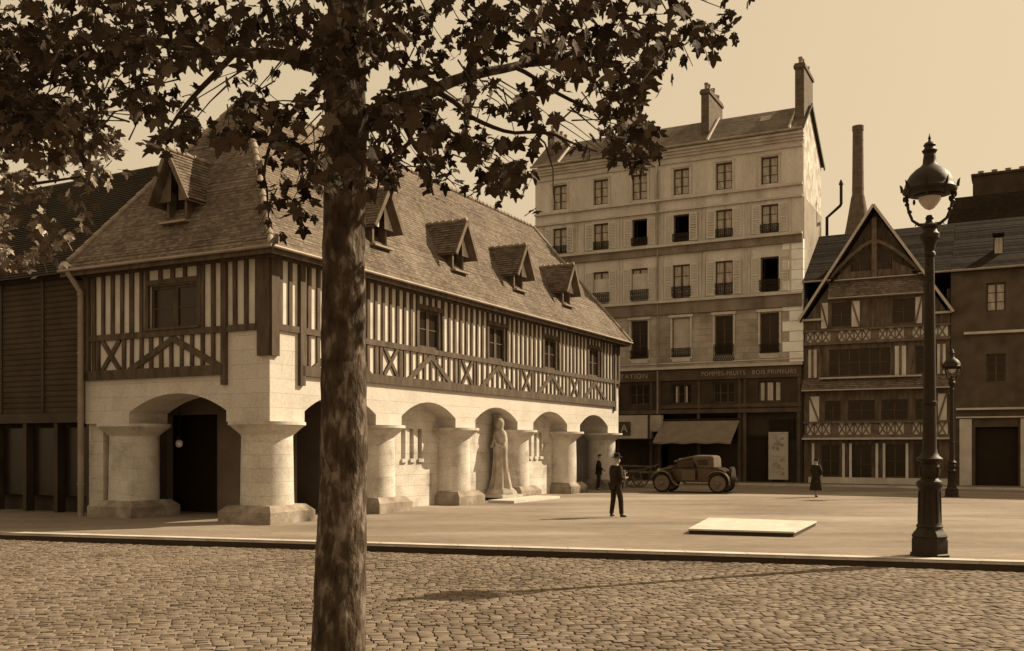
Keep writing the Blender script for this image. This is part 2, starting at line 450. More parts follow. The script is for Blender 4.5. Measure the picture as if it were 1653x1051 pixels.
# back and far end walls, floors, cross walls
m = MB(); m.box(0.3, LH, WH-.3, WH, 0, 7.1); m.build('back_wall', 'plaster', hall)
m = MB(); m.box(LH-.3, LH, 1.3, WH-.3, 0, 7.1); m.build('back_wall', 'plaster', hall)
m = MB(); m.box(.31, LH-.3, 1.41, WH-.31, 3.7, 3.95); m.build('upper_floor', 'oak', hall)
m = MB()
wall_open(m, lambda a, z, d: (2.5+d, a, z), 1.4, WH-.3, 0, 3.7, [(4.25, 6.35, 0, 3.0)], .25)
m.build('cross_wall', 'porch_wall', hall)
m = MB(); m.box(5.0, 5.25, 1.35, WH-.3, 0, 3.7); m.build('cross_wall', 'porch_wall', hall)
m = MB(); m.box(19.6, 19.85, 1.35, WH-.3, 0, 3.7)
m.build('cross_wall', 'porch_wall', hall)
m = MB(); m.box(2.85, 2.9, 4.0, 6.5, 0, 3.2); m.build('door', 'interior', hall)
# infill walls in the middle bays with slit windows
for b in (1, 2, 3):
    m = MB(); l, r = cols_x[b], cols_x[b+1]; cx = (l+r)/2
    sl_ = [(cx-.62+k*.5, cx-.62+k*.5+.26, 1.62, 2.62) for k in range(3)] if b != 2 else []
    wall_open(m, lambda a, z, d: (a, .72+d, z), l, r, 0, 3.6, sl_, .35)
    m.build('infill_wall', 'limestone', hall)
for b in (1, 3):
    cx = (cols_x[b]+cols_x[b+1])/2
    for k in range(3):
        c = cx-.49+k*.5
        s_ = MB(); s_.box(c-.15, c+.15, .65, .80, 1.5, 1.615); s_.build('window_sill', 'limestone', hall)
for b in (1, 3):
    cx = (cols_x[b]+cols_x[b+1])/2
    m = MB(); m.box(cx-.75, cx+.75, 1.12, 1.15, 1.5, 2.7); m.build('slit_window', 'interior', hall)
# columns
for k, cx in enumerate(cols_x):
    cy = .70 if k == 0 else .62
    m = MB(); m.lathe([(.71, .42), (.70, .8), (.69, 1.6), (.675, 2.34)], cx, cy, 40); c = m.build('column', 'limestone', hall, smooth=40)
    m = MB(); m.frustum(cx, cy, 0, .30, .90, .90); m.frustum(cx, cy, .302, .47, .895, .72); m.build('plinth', 'plinth_stone', c)
    m = MB(); m.lathe([(.685, 2.30), (.69, 2.33), (.97, 2.57), (.975, 2.585), (1.02, 2.59), (1.02, 2.675), (.6, 2.678)], cx, cy, 40); m.build('capital', 'limestone', c, smooth=30)
for (cx, cy) in ((.70, 5.74), (LH-.7, 5.5)):
    m = MB(); m.lathe([(.71, .42), (.70, .8), (.69, 1.6), (.675, 2.34)], cx, cy, 40); c = m.build('column', 'limestone', hall, smooth=40)
    m = MB(); m.frustum(cx, cy, 0, .30, .90, .90); m.frustum(cx, cy, .302, .47, .895, .72); m.build('plinth', 'plinth_stone', c)
    m = MB(); m.lathe([(.685, 2.30), (.69, 2.33), (.97, 2.57), (.975, 2.585), (1.02, 2.59), (1.02, 2.675), (.6, 2.678)], cx, cy, 40); m.build('capital', 'limestone', c, smooth=30)
# ---- timber framing
def framing(P, N, a0, a1, winlist, corner_end, xs, chevs, low0, low1, spacing=.385, sw=.14):
    m = MB(); rr = random.Random(int(a1*10))
    def vbar(a, z0, z1, w_=sw, pr=.05):
        w_ *= rr.uniform(.85, 1.15); t = rr.uniform(-.012, .012)
        p = [P(a-w_/2, z0, -pr), P(a+w_/2, z0, -pr), P(a+w_/2+t, z1, -pr), P(a-w_/2+t, z1, -pr)]
        q = [P(a-w_/2, z0, .03), P(a+w_/2, z0, .03), P(a+w_/2+t, z1, .03), P(a-w_/2+t, z1, .03)]
        m.add(p+q, [(0, 1, 2, 3), (7, 6, 5, 4), (0, 4, 5, 1), (1, 5, 6, 2), (2, 6, 7, 3), (3, 7, 4, 0)])
    def hbar(x0, x1, z0, z1, pr=.07):
        p = [P(x0, z0, -pr), P(x1, z0, -pr), P(x1, z1, -pr), P(x0, z1, -pr), P(x0, z0, .03), P(x1, z0, .03), P(x1, z1, .03), P(x0, z1, .03)]
        m.add(p, [(0, 1, 2, 3), (7, 6, 5, 4), (0, 4, 5, 1), (1, 5, 6, 2), (2, 6, 7, 3), (3, 7, 4, 0)])
    def dbar(x0, z0, x1, z1, w_=.15, pr=.062):
        d = Vector((x1-x0, z1-z0)).normalized(); nx, nz_ = -d.y*w_/2, d.x*w_/2
        c = [(x0+nx, z0+nz_), (x1+nx, z1+nz_), (x1-nx, z1-nz_), (x0-nx, z0-nz_)]
        p = [P(a, z, -pr) for a, z in c]+[P(a, z, .03) for a, z in c]
        m.add(p, [(0, 1, 2, 3), (7, 6, 5, 4), (0, 4, 5, 1), (1, 5, 6, 2), (2, 6, 7, 3), (3, 7, 4, 0)])
    hbar(low0, low1, 3.93, 4.20, .10); hbar(a0, a1, 5.06, 5.23, .075); hbar(a0, a1, 6.95, 7.14, .08)
    n = int((a1-a0)/spacing)
    for i in range(1, n):
        a = a0+(a1-a0)*i/n
        inw = any(w_[0]-.12 < a < w_[1]+.12 for w_ in winlist)
        if not inw: vbar(a, 5.23, 6.95)
        if low0+.1 < a < low1-.1 and not any(abs(a-x) < .55 for x in xs): vbar(a, 4.2, 5.06, sw*.9)
    for w_ in winlist:
        vbar(w_[0]-.06, 5.23, 6.95, .15, .06); vbar(w_[1]+.06, 5.23, 6.95, .15, .06)
        hbar(w_[0]-.02, w_[1]+.02, WZ1-.02, WZ1+.12, .065)
        k = 4
        for j in range(1, k): vbar(w_[0]+(w_[1]-w_[0])*j/k, WZ1+.12, 6.95, .13)
    for x in xs:
        dbar(x-.36, 4.2, x+.36, 5.06, .13, .064); dbar(x-.36, 5.06, x+.36, 4.2, .13, .058)
        vbar(x-.52, 4.2, 5.06); vbar(x+.52, 4.2, 5.06)
    for (c, hw) in chevs:
        dbar(c-hw, 4.15, c, 4.98, .17, .066); dbar(c+hw, 4.15, c, 4.98, .17, .0655)
    return m, vbar, hbar, dbar
mr, vb, hb, db = framing(PR, None, 0, LH, [(a, b) for a, b, *_ in wins], 0, [x+.05 for x in cols_x[1:-1]], [((a+b)/2, 1.32) for a, b, *_ in wins], 1.2, LH-.62)
vb(.14, 4.38, 7.14, .28, .09); vb(1.22, 3.66, 6.95, .21, .10); vb(LH-.62, 3.75, 6.95, .2, .10); vb(LH-.1, 4.95, 7.1, .22, .085)
mr.build('timber_frame', 'oak', hall)
ml, vb, hb, db = framing(PL, None, 0, WH, [(2.5, 4.36)], 0, [5.85], [(3.4, 1.72)], 1.5, WH)
vb(.17, 4.38, 7.14, .34, .09); vb(1.52, 3.66, 6.95, .19, .10); vb(WH-.1, 3.95, 7.1, .28, .10)
ml.build('timber_frame', 'oak', hall)
for a, b, *_ in wins:
    window(hall, ((a+b)/2, .12, 5.24), 1.40, 1.27, PI/2, 'oak', 'glass_dark', 2, 2, .09, .17)
window(hall, (.12, 3.43, 5.24), 1.84, 1.25, 0, 'oak', 'glass_dark', 2, 2, .10, .2)
m = MB(); m.box(-.11, .04, 2.4, 4.46, 5.235, 5.30); m.build('window_sill', 'oak', hall)
# ---- roof
EO = .48; EZ = 7.12; RZ = 12.6
E = [(-EO, -EO, EZ), (LH+EO, -EO, EZ), (LH+EO, WH+EO, EZ), (-EO, WH+EO, EZ)]
A1 = (2.9, WH/2, RZ); A2 = (22.5, WH/2, RZ)
m = MB()
for BL, BR, TR, TL in ((E[0], E[1], A2, A1), (E[2], E[3], A1, A2), (E[3], E[0], A1, A1), (E[1], E[2], A2, A2)):
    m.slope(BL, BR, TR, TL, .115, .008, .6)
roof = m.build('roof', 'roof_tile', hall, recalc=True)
m = MB()
for a, b in ((E[0], A1), (E[1], A2), (E[2], A2), (E[3], A1), (A1, A2)):
    a, b = Vector(a), Vector(b); n = int((b-a).length/.33)
    for i in range(n):
        p, q = a.lerp(b, i/n), a.lerp(b, (i+1)/n)
        m.tube([p+Vector((0, 0, .02)), q+Vector((0, 0, .02))], [.10, .075], 8)
m.build('ridge_tiles', 'roof_ridge', roof, smooth=60)
m = MB(); m.poly([(x, y, EZ-.03) for x, y, z in E]); 
for (x0, x1, y0, y1) in ((-EO, LH+EO, -EO, -EO+.05), (-EO, -EO+.05, -EO+.05, WH+EO-.05), (LH+EO-.05, LH+EO, -EO+.05, WH+EO-.05), (-EO, LH+EO, WH+EO-.05, WH+EO)):
    m.box(x0, x1, y0, y1, EZ-.20, EZ-.035)
m.box(-.2, LH+.2, -.16, -.0, EZ-.2, EZ-.05); m.box(-.2, -.0, 0.01, WH, EZ-.2, EZ-.05)
m.build('eaves', 'oak', roof)
m = MB(); m.tube([(-EO-.06, -EO-.07, EZ-.04), (LH+EO, -EO-.07, EZ-.04)], .045, 10); m.tube([(-EO-.07, -EO-.08, EZ-.04), (-EO-.07, WH+EO, EZ-.04)], .045, 10)
m.build('gutter', 'zinc', hall, smooth=60)
m = MB(); m.tube([(-.18, WH-.02, 0.0), (-.18, WH-.02, 6.5), (-EO-.05, WH+.1, 7.05)], .085, 12)
for z in (.9, 2.8, 4.7, 6.4): m.lathe([(.10, z), (.10, z+.06)], -.18, WH-.02, 12)
m.build('drainpipe', 'zinc', hall, smooth=50)
# ---- dormers
def dormer(a_c, side, zs=8.2, zp=9.95, hw=.62):
    """side 'R' sits on the long slope, 'L' on the hip end.  local: u across, d outward(-)/inward(+), z"""
    k = 5.48/(WH/2+EO) if side == 'R' else 5.48/(2.9+EO)
    slope_d = lambda z: (z-EZ)/k-EO
    PP = (lambda u, d, z: (a_c+u, d, z)) if side == 'R' else (lambda u, d, z: (d, a_c-u, z))
    ds = slope_d(zs); zf = zs+.62       # foot of gable
    dp = ds-.38; top = zp
    # cheek roof
    m = MB()
    for s in (-1, 1):
        lo_f = PP(s*(hw+.12), dp, zf-.10); pk_f = PP(0, dp, top); pk_b = PP(0, slope_d(top)+.05, top); lo_b = PP(s*(hw+.12), slope_d(zf-.10)+.05, zf-.10)
        if s < 0: m.slope(lo_b, lo_f, pk_f, pk_b, .115, .02)
        else: m.slope(lo_f, lo_b, pk_b, pk_f, .115, .02)
    dz = .07
    d = m.build('dormer', 'roof_tile', roof)
    m = MB()
    for s in (-1, 1):     # underside and bargeboards
        m.poly([PP(s*(hw+.12), dp, zf-.10-dz), PP(0, dp, top-dz*1.6), PP(0, slope_d(top)+.05, top-dz*1.6), PP(s*(hw+.12), slope_d(zf)+.05, zf-.10-dz)])
        a0_, a1_ = Vector(PP(s*(hw+.14), dp-.02, zf-.16)), Vector(PP(0, dp-.02, top-.04))
        m.bar(a0_, a1_, .05, .13, up=(Vector(PP(0, 1, 0))-Vector(PP(0, 0, 0))).cross(a1_-a0_))
    m.build('bargeboard', 'wood_grey', d)
    m = MB(); pk = Vector(PP(0, dp, top+.02)); pb = Vector(PP(0, slope_d(top)+.05, top+.02)); nn_ = int((pb-pk).length/.28)
    for i in range(nn_): m.tube([pk.lerp(pb, i/nn_)+Vector((0, 0, .03)), pk.lerp(pb, (i+1)/nn_)], [.075, .055], 8)
    m.build('ridge_tiles', 'roof_ridge', d, smooth=60)
    m = MB()              # body with an opening: side cheeks, posts, infill
    bw_ = hw*.62
    for s in (-1, 1):
        u0, u1 = sorted((s*bw_, s*(bw_-.09)))
        p = [PP(u0, ds-.02, zs), PP(u1, ds-.02, zs), PP(u1, ds-.02, zf+.25), PP(u0, ds-.02, zf+.25)]
        q = [PP(u0, ds+1.1, zs), PP(u1, ds+1.1, zs), PP(u1, ds+1.1, zf+.25), PP(u0, ds+1.1, zf+.25)]
        m.add(p+q, [(0, 1, 2, 3), (7, 6, 5, 4), (0, 4, 5, 1), (1, 5, 6, 2), (2, 6, 7, 3), (3, 7, 4, 0)])
    m.poly([PP(-bw_, ds-.02, zs-.0), PP(bw_, ds-.02, zs), PP(bw_, ds-.02, zs+.12), PP(-bw_, ds-.02, zs+.12)])
    m.build('dormer_frame', 'wood_grey', d); m = MB()
    for s in (-1, 1):
        m.poly([PP(s*hw, dp+.28, zf-.06), PP(s*.15, dp+.28, zf-.06), PP(s*.13, dp+.28, top-.55), PP(s*.16, dp+.28, top-.42)])
    m.build('gable_panel', 'plaster' if side == 'R' else 'wood_grey', d)
    m = MB(); m.poly([PP(-bw_, ds+.25, zs), PP(bw_, ds+.25, zs), PP(bw_, ds+.25, zf+.3), PP(0, ds+.25, top-.25), PP(-bw_, ds+.25, zf+.3)])
    m.build('shutter', 'interior', d)
    m = MB(); 
    p0 = PP(-bw_-.12, ds-.22, zs-.09); p1 = PP(bw_+.12, ds+.1, zs-.01)
    m.box(min(p0[0], p1[0]), max(p0[0], p1[0]), min(p0[1], p1[1]), max(p0[1], p1[1]), zs-.06, zs)
    m.build('dormer_sill', 'zinc', d)
    return d
for a in (5.3, 10.05, 14.72, 19.35): dormer(a, 'R')
dormer(3.5, 'L', 8.25, 10.15, .62)
# lamp hanging in the porch
lamp = empty('hanging_lamp', Q+Vector((.46*1.95-.888*5.25, .888*1.95+.46*5.25, 0)), TH, 'white glass globe lamp hanging in the dark porch arch', 'lamp')
m = MB(); m.tube([(0, 0, 2.3), (0, 0, 3.7)], .012, 6); m.lathe([(.02, 2.34), (.07, 2.3), (.09, 2.24), (.05, 2.22)], 0, 0, 16); m.build('rod', 'dark_iron', lamp, smooth=50)
m = MB(); m.lathe([(.02, 1.99), (.07, 2.01), (.105, 2.07), (.11, 2.12), (.09, 2.19), (.05, 2.22)], 0, 0, 20); m.build('globe', 'white_glass', lamp, smooth=60)

# ================================================================== statue (plain robed figure)
sp = Q+Vector((.46*13.15-.888*.25, .888*13.15+.46*.25, 0))
st = empty('stone_statue', sp, TH-PI/2-.25, 'weathered stone statue of a tall robed hooded figure standing in the middle arch', 'statue')
m = MB(); rng2 = random.Random(5)
rings = [(0.34, .44, .40), (.5, .42, .38), (.8, .36, .32), (1.2, .31, .27), (1.7, .29, .25), (2.1, .30, .24), (2.4, .31, .22), (2.58, .26, .19), (2.68, .14, .13), (2.74, .13, .14), (2.85, .16, .18), (2.98, .155, .18), (3.08, .10, .12), (3.12, .03, .04)]
n = 40; vs = []; fs = []
for i, (z, rx, ry) in enumerate(rings):
    for k in range(n):
        a = 2*PI*k/n; fold = 1+(.10*math.cos(a*9+z*.7)+.05*math.cos(a*17-z))*(1 if z < 2.3 else .25)*(1.2-z*.3)
        vs.append((rx*fold*math.cos(a), ry*fold*math.sin(a)+.03*math.sin(z*1.4), z))
for i in range(len(rings)-1):
    for k in range(n): fs.append((i*n+k, i*n+(k+1) % n, (i+1)*n+(k+1) % n, (i+1)*n+k))
fs.append(tuple(range((len(rings)-1)*n, len(rings)*n)))
m.add(vs, fs); m.build('figure', 'statue_stone', st, smooth=60)
body = st
skin('folded_arms', [(-.27, 0, 2.35, .085), (-.31, -.16, 2.0, .075), (-.08, -.30, 2.12, .05), (-.02, -.31, 2.30, .045)], [(0, 1), (1, 2), (2, 3)], 'statue_stone', st)
skin('folded_arms', [(.27, 0, 2.35, .085), (.31, -.16, 2.0, .075), (.08, -.30, 2.12, .05), (.02, -.32, 2.30, .045)], [(0, 1), (1, 2), (2, 3)], 'statue_stone', st)
m = MB(); m.lathe([(.02, 2.74), (.075, 2.76), (.10, 2.84), (.095, 2.92), (.06, 2.98), (.01, 3.0)], 0, -.11, 16); m.build('face', 'statue_stone', st, smooth=60)
m = MB(); m.box(-.42, -.20, .12, .34, .3, 3.2); m.build('back_pillar', 'statue_stone', st)
m = MB(); m.lathe([(.62, .22), (.60, .30), (.5, .42), (.3, .56), (.1, .6)], 0, .05, 9); m.build('rock_base', 'statue_stone', st)
m = MB(); m.box(-.62, .62, -.55, .6, .1, .215); m.build('pedestal', 'limestone', st)
m = MB(); m.box(11.2, 15.1, -1.35, -.30, 0.0, .10)
o = m.build('stone_step', 'limestone_wall', None, loc=Q, rz=TH); tag(o, 'long low pale stone step lying in front of the robed statue', 'step')
for k, (a, b) in enumerate(((13.9, .1), (14.25, .25))):
    m = MB()
    for i in range(60):
        p = Vector((rng2.gauss(0, .12), rng2.gauss(0, .1), rng2.uniform(.05, .45)))
        r_ = rng2.uniform(.03, .07)
        m.add([p+Vector((math.cos(t)*r_, math.sin(t)*r_*rng2.uniform(.3, 1), rng2.uniform(-.04, .04))) for t in (0, 1.5, 3.1, 4.6)], [(0, 1, 2, 3)])
    for i in range(5): m.tube([(0, 0, 0), (rng2.uniform(-.1, .1), rng2.uniform(-.1, .1), .3)], .012, 5)
    o = m.build('potted_plant', 'flowers', None, loc=Q+Vector((.46*a-.888*b, .888*a+.46*b, 0)), recalc=False)
    tag(o, ['small dark plant standing right beside the robed statue', 'small dark plant against the plinth right of the statue'][k], 'plant', 'plants at the foot of the statue')
# ================================================================== APARTMENT HOUSE
RR = Vector((15.54, 52.0, 0))
def row(y, x=0, z=0): return RR+Vector((.46*x-.888*y, .888*x+.46*y, z))
ap = empty('apartment_building', RR, TH, 'tall six-storey stone apartment house with dark shopfronts and chimney stacks', 'building')
UC = [1.74, 4.25, 6.7, 9.19, 11.6, 14.25]; WA = 15.9; DA = 5.6
PF = lambda a, z, d: (d, a, z)
ROWS = [(16.32, 17.8, .92), (13.65, 15.2, .92), (10.45, 12.35, .98), (7.15, 9.3, 1.0)]
ops = []
for (z0, z1, ww) in ROWS:
    for u in UC: ops.append((u-ww/2, u+ww/2, z0, z1))
up = [o_ for o_ in ops if o_[2] > 10]; low = [o_ for o_ in ops if o_[2] < 10]
m = MB(); wall_open(m, PF, .0, WA, 10.0, 18.75, up, .32)
m.build('front_wall', 'house_stone', ap)
m = MB(); wall_open(m, PF, .0, WA, 6.45, 9.998, low, .32)
m.build('front_wall', 'house_ashlar', ap)
m = MB()
SO = [(u-.62, u+.62, 4.45, 5.6) for u in UC]
wall_open(m, PF, 0, WA, 3.95, 6.45, SO, .25)
m.box(.0, .3, 3.0, 3.35, 0, 3.95); m.box(.0, .3, 0, .35, 0, 3.95); m.box(.0, .3, 7.9, 8.3, 0, 3.95); m.box(.0, .3, WA-.4, WA, 0, 3.95)
m.box(.3, .55, 0.35, 3.0, 0, 3.95); m.box(1.5, 1.7, 3.35, 7.9, 0, 3.95); m.box(1.0, 1.2, 8.3, WA-.4, 0, 3.95)
m.build('shop_wall', 'shop_dark', ap)
# side, back walls
m = MB()
m.prism([(.33, 0), (DA, 0), (DA, 18.4), (1.95, 20.75), (.33, 19.45)], 'y', .0, .3)
m.build('gable_wall', 'rubble', ap)
m = MB(); m.box(.32, DA-.01, -.035, -.002, 0, 15.5); m.build('gable_render', 'render_grey', ap)
m = MB(); m.box(DA-.3, DA-.002, .31, WA-.31, 0, 18.4); m.prism([(.33, 0), (DA, 0), (DA, 18.4), (1.95, 20.75), (.33, 19.45)], 'y', WA-.3, WA)
m.box(.33, DA-.31, .31, WA-.31, 6.3, 6.44); m.box(.33, DA-.31, .31, WA-.31, 15.3, 15.5); m.box(.33, DA-.31, .31, WA-.31, 9.8, 9.99); m.box(.33, DA-.31, .31, WA-.31, 12.6, 12.9)
m.box(2.0, 2.15, .31, WA-.31, 4.0, 18.5)
m.build('back_wall', 'interior', ap)
# string courses and cornices
m = MB()
for (z0, z1, pr) in ((16.05, 16.17, .18), (15.42, 15.52, .14), (13.40, 13.52, .30), (10.22, 10.34, .24), (6.42, 6.56, .24), (6.74, 6.80, .06), (18.12, 18.24, .10)):
    m.box(-pr, -.001, -.02, WA, z0, z1)
m.build('string_course', 'house_band', ap)
m = MB(); m.box(-.16, -.002, -.01, WA-.01, 12.98, 13.398); m.build('dark_band', 'dark_stone', ap)  # darker stone strip directly below the string course
m = MB(); m.box(-.12, -.002, .01, WA-.01, 9.56, 10.218); m.build('dark_band', 'dark_stone', ap)  # same darker strip below the lower course
m = MB()
for i, (h, pr) in enumerate(((.12, .14), (.14, .26), (.16, .40))): 
    m.box(-pr, .0, -.04-pr*.2, WA+.04, 18.45+i*.141+.0, 18.45+i*.141+.139)
m.build('cornice', 'house_band', ap)
m = MB()
# pilaster strips beside upper windows and sunk panels
for (z0, z1, *_), zz in ((ROWS[1], (13.5, 15.4)), (ROWS[2], (10.36, 12.93))):
    for u in UC:
        for s in (-1, 1):
            m.box(-.045, -.001, *sorted((u+s*1.06, u+s*1.16)), zz[0], zz[1])
for u in UC:
    m.box(-.07, -.001, u-.62, u+.62, 17.86, 17.95); m.box(-.05, -.0011, u-.60, u-.47, 16.2, 17.86); m.box(-.05, -.0011, u+.47, u+.60, 16.2, 17.86)
    m.box(-.12, -.001, u-.7, u+.7, 9.36, 9.5); m.box(-.06, -.0011, u-.62, u-.52, 7.0, 9.36); m.box(-.06, -.0011, u+.52, u+.62, 7.0, 9.36)
    m.box(-.04, -.0011, u-.52, u+.52, 6.85, 7.1)
m.build('pilaster', 'house_band', ap)
m = MB()
for k in range(12):
    z = 6.6+k*.55
    wq = 1.05 if k % 2 else .68
    if z < 12.8: m.box(-.03, -.002, -.02, wq, z, z+.52); m.box(-.03 if False else -.0305, .33, -.04, -.0021, z, z+.52)
m.build('quoins', 'quoin', ap)
# louvred shutters folded back beside the windows of two floors
shp = None; rs = random.Random(4)
for (z0, z1, ww) in ROWS[1:3]:
    m = MB(); h_ = z1-z0; 
    m.box(-.05, -.006, -.23, -.18, 0, h_); m.box(-.05, -.006, .18, .23, 0, h_); m.box(-.05, -.006, -.18, .18, 0, .06); m.box(-.05, -.006, -.18, .18, h_-.06, h_); m.box(-.05, -.006, -.18, .18, h_*.48, h_*.52)
    for i in range(int(h_/.09)):
        z = .08+i*.09
        if z < h_-.1 and not (h_*.45 < z < h_*.52): m.box(-.040, -.012, -.18, .18, z, z+.05)
    o0 = m.build('shutter', 'shutter_paint', ap)
    first = True
    for u in UC:
        for s in (-1, 1):
            o = o0 if first else o0.copy()
            if not first: C.objects.link(o); o.parent = ap
            first = False
            o.location = (0, u+s*(ww/2+.26), z0+.01); o.rotation_euler = (0, 0, s*rs.choice((0, 0, .0, .12, .25)))
            if o.rotation_euler.z: o.location.x = -.03-abs(o.rotation_euler.z)*.2
# windows: frames and panes; some stand open
openw = {(1, 2), (1, 3), (2, 0)}
lightw = {(0, 0): 1, (0, 1): 1, (0, 2): 1, (0, 3): 1, (0, 4): 1, (0, 5): 1, (1, 1): 1, (1, 4): 1, (1, 0): 1, (1, 5): 1, (2, 1): 1, (2, 2): 1, (2, 3): 1, (2, 4): 1, (2, 5): 1, (3, 2): 1}
for r_, (z0, z1, ww) in enumerate(ROWS):
    for c, u in enumerate(UC):
        op = (r_, c) in openw
        window(ap, (.16, u, z0), ww-.01, z1-z0-.01, 0, 'paint_brown', 'glass_curtain' if (r_, c) in lightw else 'glass_dark', 3, 2, .07, .09, open_leaf=op)
# blinds
for (c, r_, z) in ((2, 3, .0), (4, 2, .35), (3, 2, .25), (5, 2, .35)):
    z0, z1, ww = ROWS[r_]
    m = MB(); m.box(.09, .11, UC[c]-ww/2+.03, UC[c]+ww/2-.03, z0+.05, z1-z*1.2); m.build('blind', 'fascia_pale' if r_ == 3 else 'house_band', ap)
# ironwork
def railing(y, z, w_, h):
    m = MB(); m.bar((-.06, y-w_/2, z+h), (-.06, y+w_/2, z+h), .035, .035); m.bar((-.06, y-w_/2, z+.05), (-.06, y+w_/2, z+.05), .03, .03)
    n = 9
    for i in range(n+1):
        yy = y-w_/2+w_*i/n; m.bar((-.06, yy, z+.05), (-.06, yy, z+h), .022, .022, up=(1, 0, 0))
    for i in range(n):
        a, b = y-w_/2+w_*i/n, y-w_/2+w_*(i+1)/n
        m.bar((-.062, a, z+.05), (-.062, b, z+h*.5), .02, .02, up=(1, 0, 0)); m.bar((-.062, b, z+.05), (-.062, a, z+h*.5), .02, .02, up=(1, 0, 0))
        m.bar((-.062, a, z+h*.5), (-.062, b, z+h), .02, .02, up=(1, 0, 0)); m.bar((-.062, b, z+h*.5), (-.062, a, z+h), .02, .02, up=(1, 0, 0))
    return m.build('railing', 'dark_iron', ap, uv=False)
for c, u in enumerate(UC):
    railing(u, 13.66, 1.0, .45); railing(u, 10.5, 1.1, .6)
    railing(u, 7.1 if c != 1 else 6.75, 1.15, .5 if c != 1 else .95)
# roof: front slope, back slope, zinc edge, flashings, chimneys, skylight
m = MB(); k_ = (20.9-19.0)/(1.95+.42)
m.slope((-.42, -.12, 18.98), (-.42, WA+.1, 18.98), (1.95, WA+.1, 20.9), (1.95, -.12, 20.9), .15, .014)
m.slope((DA+.3, WA+.1, 18.45), (DA+.3, -.12, 18.45), (1.95, -.12, 20.9), (1.95, WA+.1, 20.9), .15, .014)
m.poly([(-.40, -.115, 18.93), (1.95, -.115, 20.82), (DA+.28, -.115, 18.38), (DA+.28, -.115, 18.44), (1.95, -.115, 20.89), (-.40, -.115, 18.97)])
ro = m.build('roof', 'slate', ap)
m = MB(); m.tube([(-.48, -.1, 18.95), (-.48, WA+.1, 18.95)], .075, 10); m.build('gutter', 'zinc', ap, smooth=60)
m = MB(); m.bar((DA+.36, -.14, 18.36), (1.95, -.14, 20.93), .07, .22); m.bar((1.95, -.14, 20.93), (-.46, -.14, 18.98), .07, .1); m.build('verge_board', 'dark_iron', ap)
m = MB(); m.tube([(-.13, 8.06, 3.9), (-.13, 8.06, 17.8), (-.4, 8.06, 18.7)], .05, 8); m.build('drainpipe', 'zinc', ap, smooth=50)
def stack(y0, y1, x0, x1, z0, z1, pots):
    m = MB(); m.box(x0, x1, y0, y1, z0, z1); m.box(x0-.07, x1+.07, y0-.07, y1+.07, z1, z1+.16); m.box(x0-.03, x1+.03, y0-.03, y1+.03, z1+.161, z1+.26)
    c = m.build('chimney', 'brick_dark', ro)
    for i in range(pots):
        xx = x0+.25+(x1-x0-.5)*i/(pots-1); m = MB(); hh = rng2.uniform(.3, .55)
        m.lathe([(.13, z1+.262), (.10, z1+.3), (.10, z1+.2+hh), (.125, z1+.22+hh), (.12, z1+.28+hh), (.08, z1+.285+hh)], xx, (y0+y1)/2, 10); m.build('chimney_pot', 'roof_ridge', c, smooth=50)
stack(5.2, 5.65, .35, 3.2, 18.9, 21.95, 6)
stack(.02, .5, .55, 3.1, 19.3, 22.55, 5)
stack(10.2, 10.7, .35, 3.0, 18.9, 21.5, 5)
stack(14.9, 15.35, .6, 3.0, 18.9, 21.1, 4)
for y in (5.08, .62, 10.1, 14.2):
    m = MB(); m.bar((-.42, y, 19.06), (1.95, y, 20.98), .10, .12); m.build('roof_coping', 'paint_pale', ro)
m = MB(); 
p = Vector((.9, 2.2, 18.98+1.32*k_+.02)); d1 = Vector((.62*.78, 0, .62*.63)); d2 = Vector((0, .6, 0))
m.bar(p, p+d1, .6, .08); m.build('skylight', 'zinc', ro)
m = MB(); m.tube([(DA-.1, -.35, 13.4), (DA-.1, -.35, 15.4), (DA-.15, -1.1, 16.0), (DA-.15, -1.15, 16.1), (DA-.15, -1.15, 17.2)], .09, 8); m.lathe([(.13, 17.2), (.13, 17.28), (.04, 17.5)], DA-.15, -1.15, 8)
m.build('flue_pipe', 'dark_iron', ap, smooth=50)
# shopfronts
for c, u in enumerate(UC):
    window(ap, (.12, u, 4.46), 1.22, 1.13, 0, 'shop_mid', 'glass_dark', 2, 3, .06, .07)
m = MB()
for y, w_ in ((1.30, .22), (1.72, .30), (2.14, .2)): m.box(.095, .11, y-w_/2, y+w_/2, 4.55, 5.52)
m.build('curtain', 'fascia_pale', ap); m = MB()
for y, w_ in ((6.45, .18), (6.95, .18)): m.box(.095, .11, y-w_/2, y+w_/2, 4.55, 5.45)
m.build('curtain', 'fascia_pale', ap)
m = MB()
m.box(-.10, -.001, .05, WA-.05, 5.78, 6.40); m.box(-.14, -.001, .05, WA-.05, 3.9, 4.12); m.box(-.06, -.001, .05, 7.9, 4.2, 4.4)
for y in (.1, 3.0, 3.3, 5.6, 7.9, 8.4, 10.4, 12.9): m.box(-.08, -.001, y, y+.16, .0, 3.88); m.box(-.05, -.0011, y, y+.14, 4.14, 5.76)
m.build('shop_fascia', 'shop_mid', ap)
# door and transom of the right-hand shop
m = MB(); m.box(.20, .24, 1.95, 2.9, 0, 2.5); m.box(.16, .245, .4, 2.95, 2.52, 2.66); m.box(.2, .235, .45, 1.8, 2.7, 3.5)
m.build('door', 'interior', ap)
m = MB(); m.box(.9, .95, 3.4, 7.8, .0, 3.2); m.build('shop_window', 'glass_dark', ap)
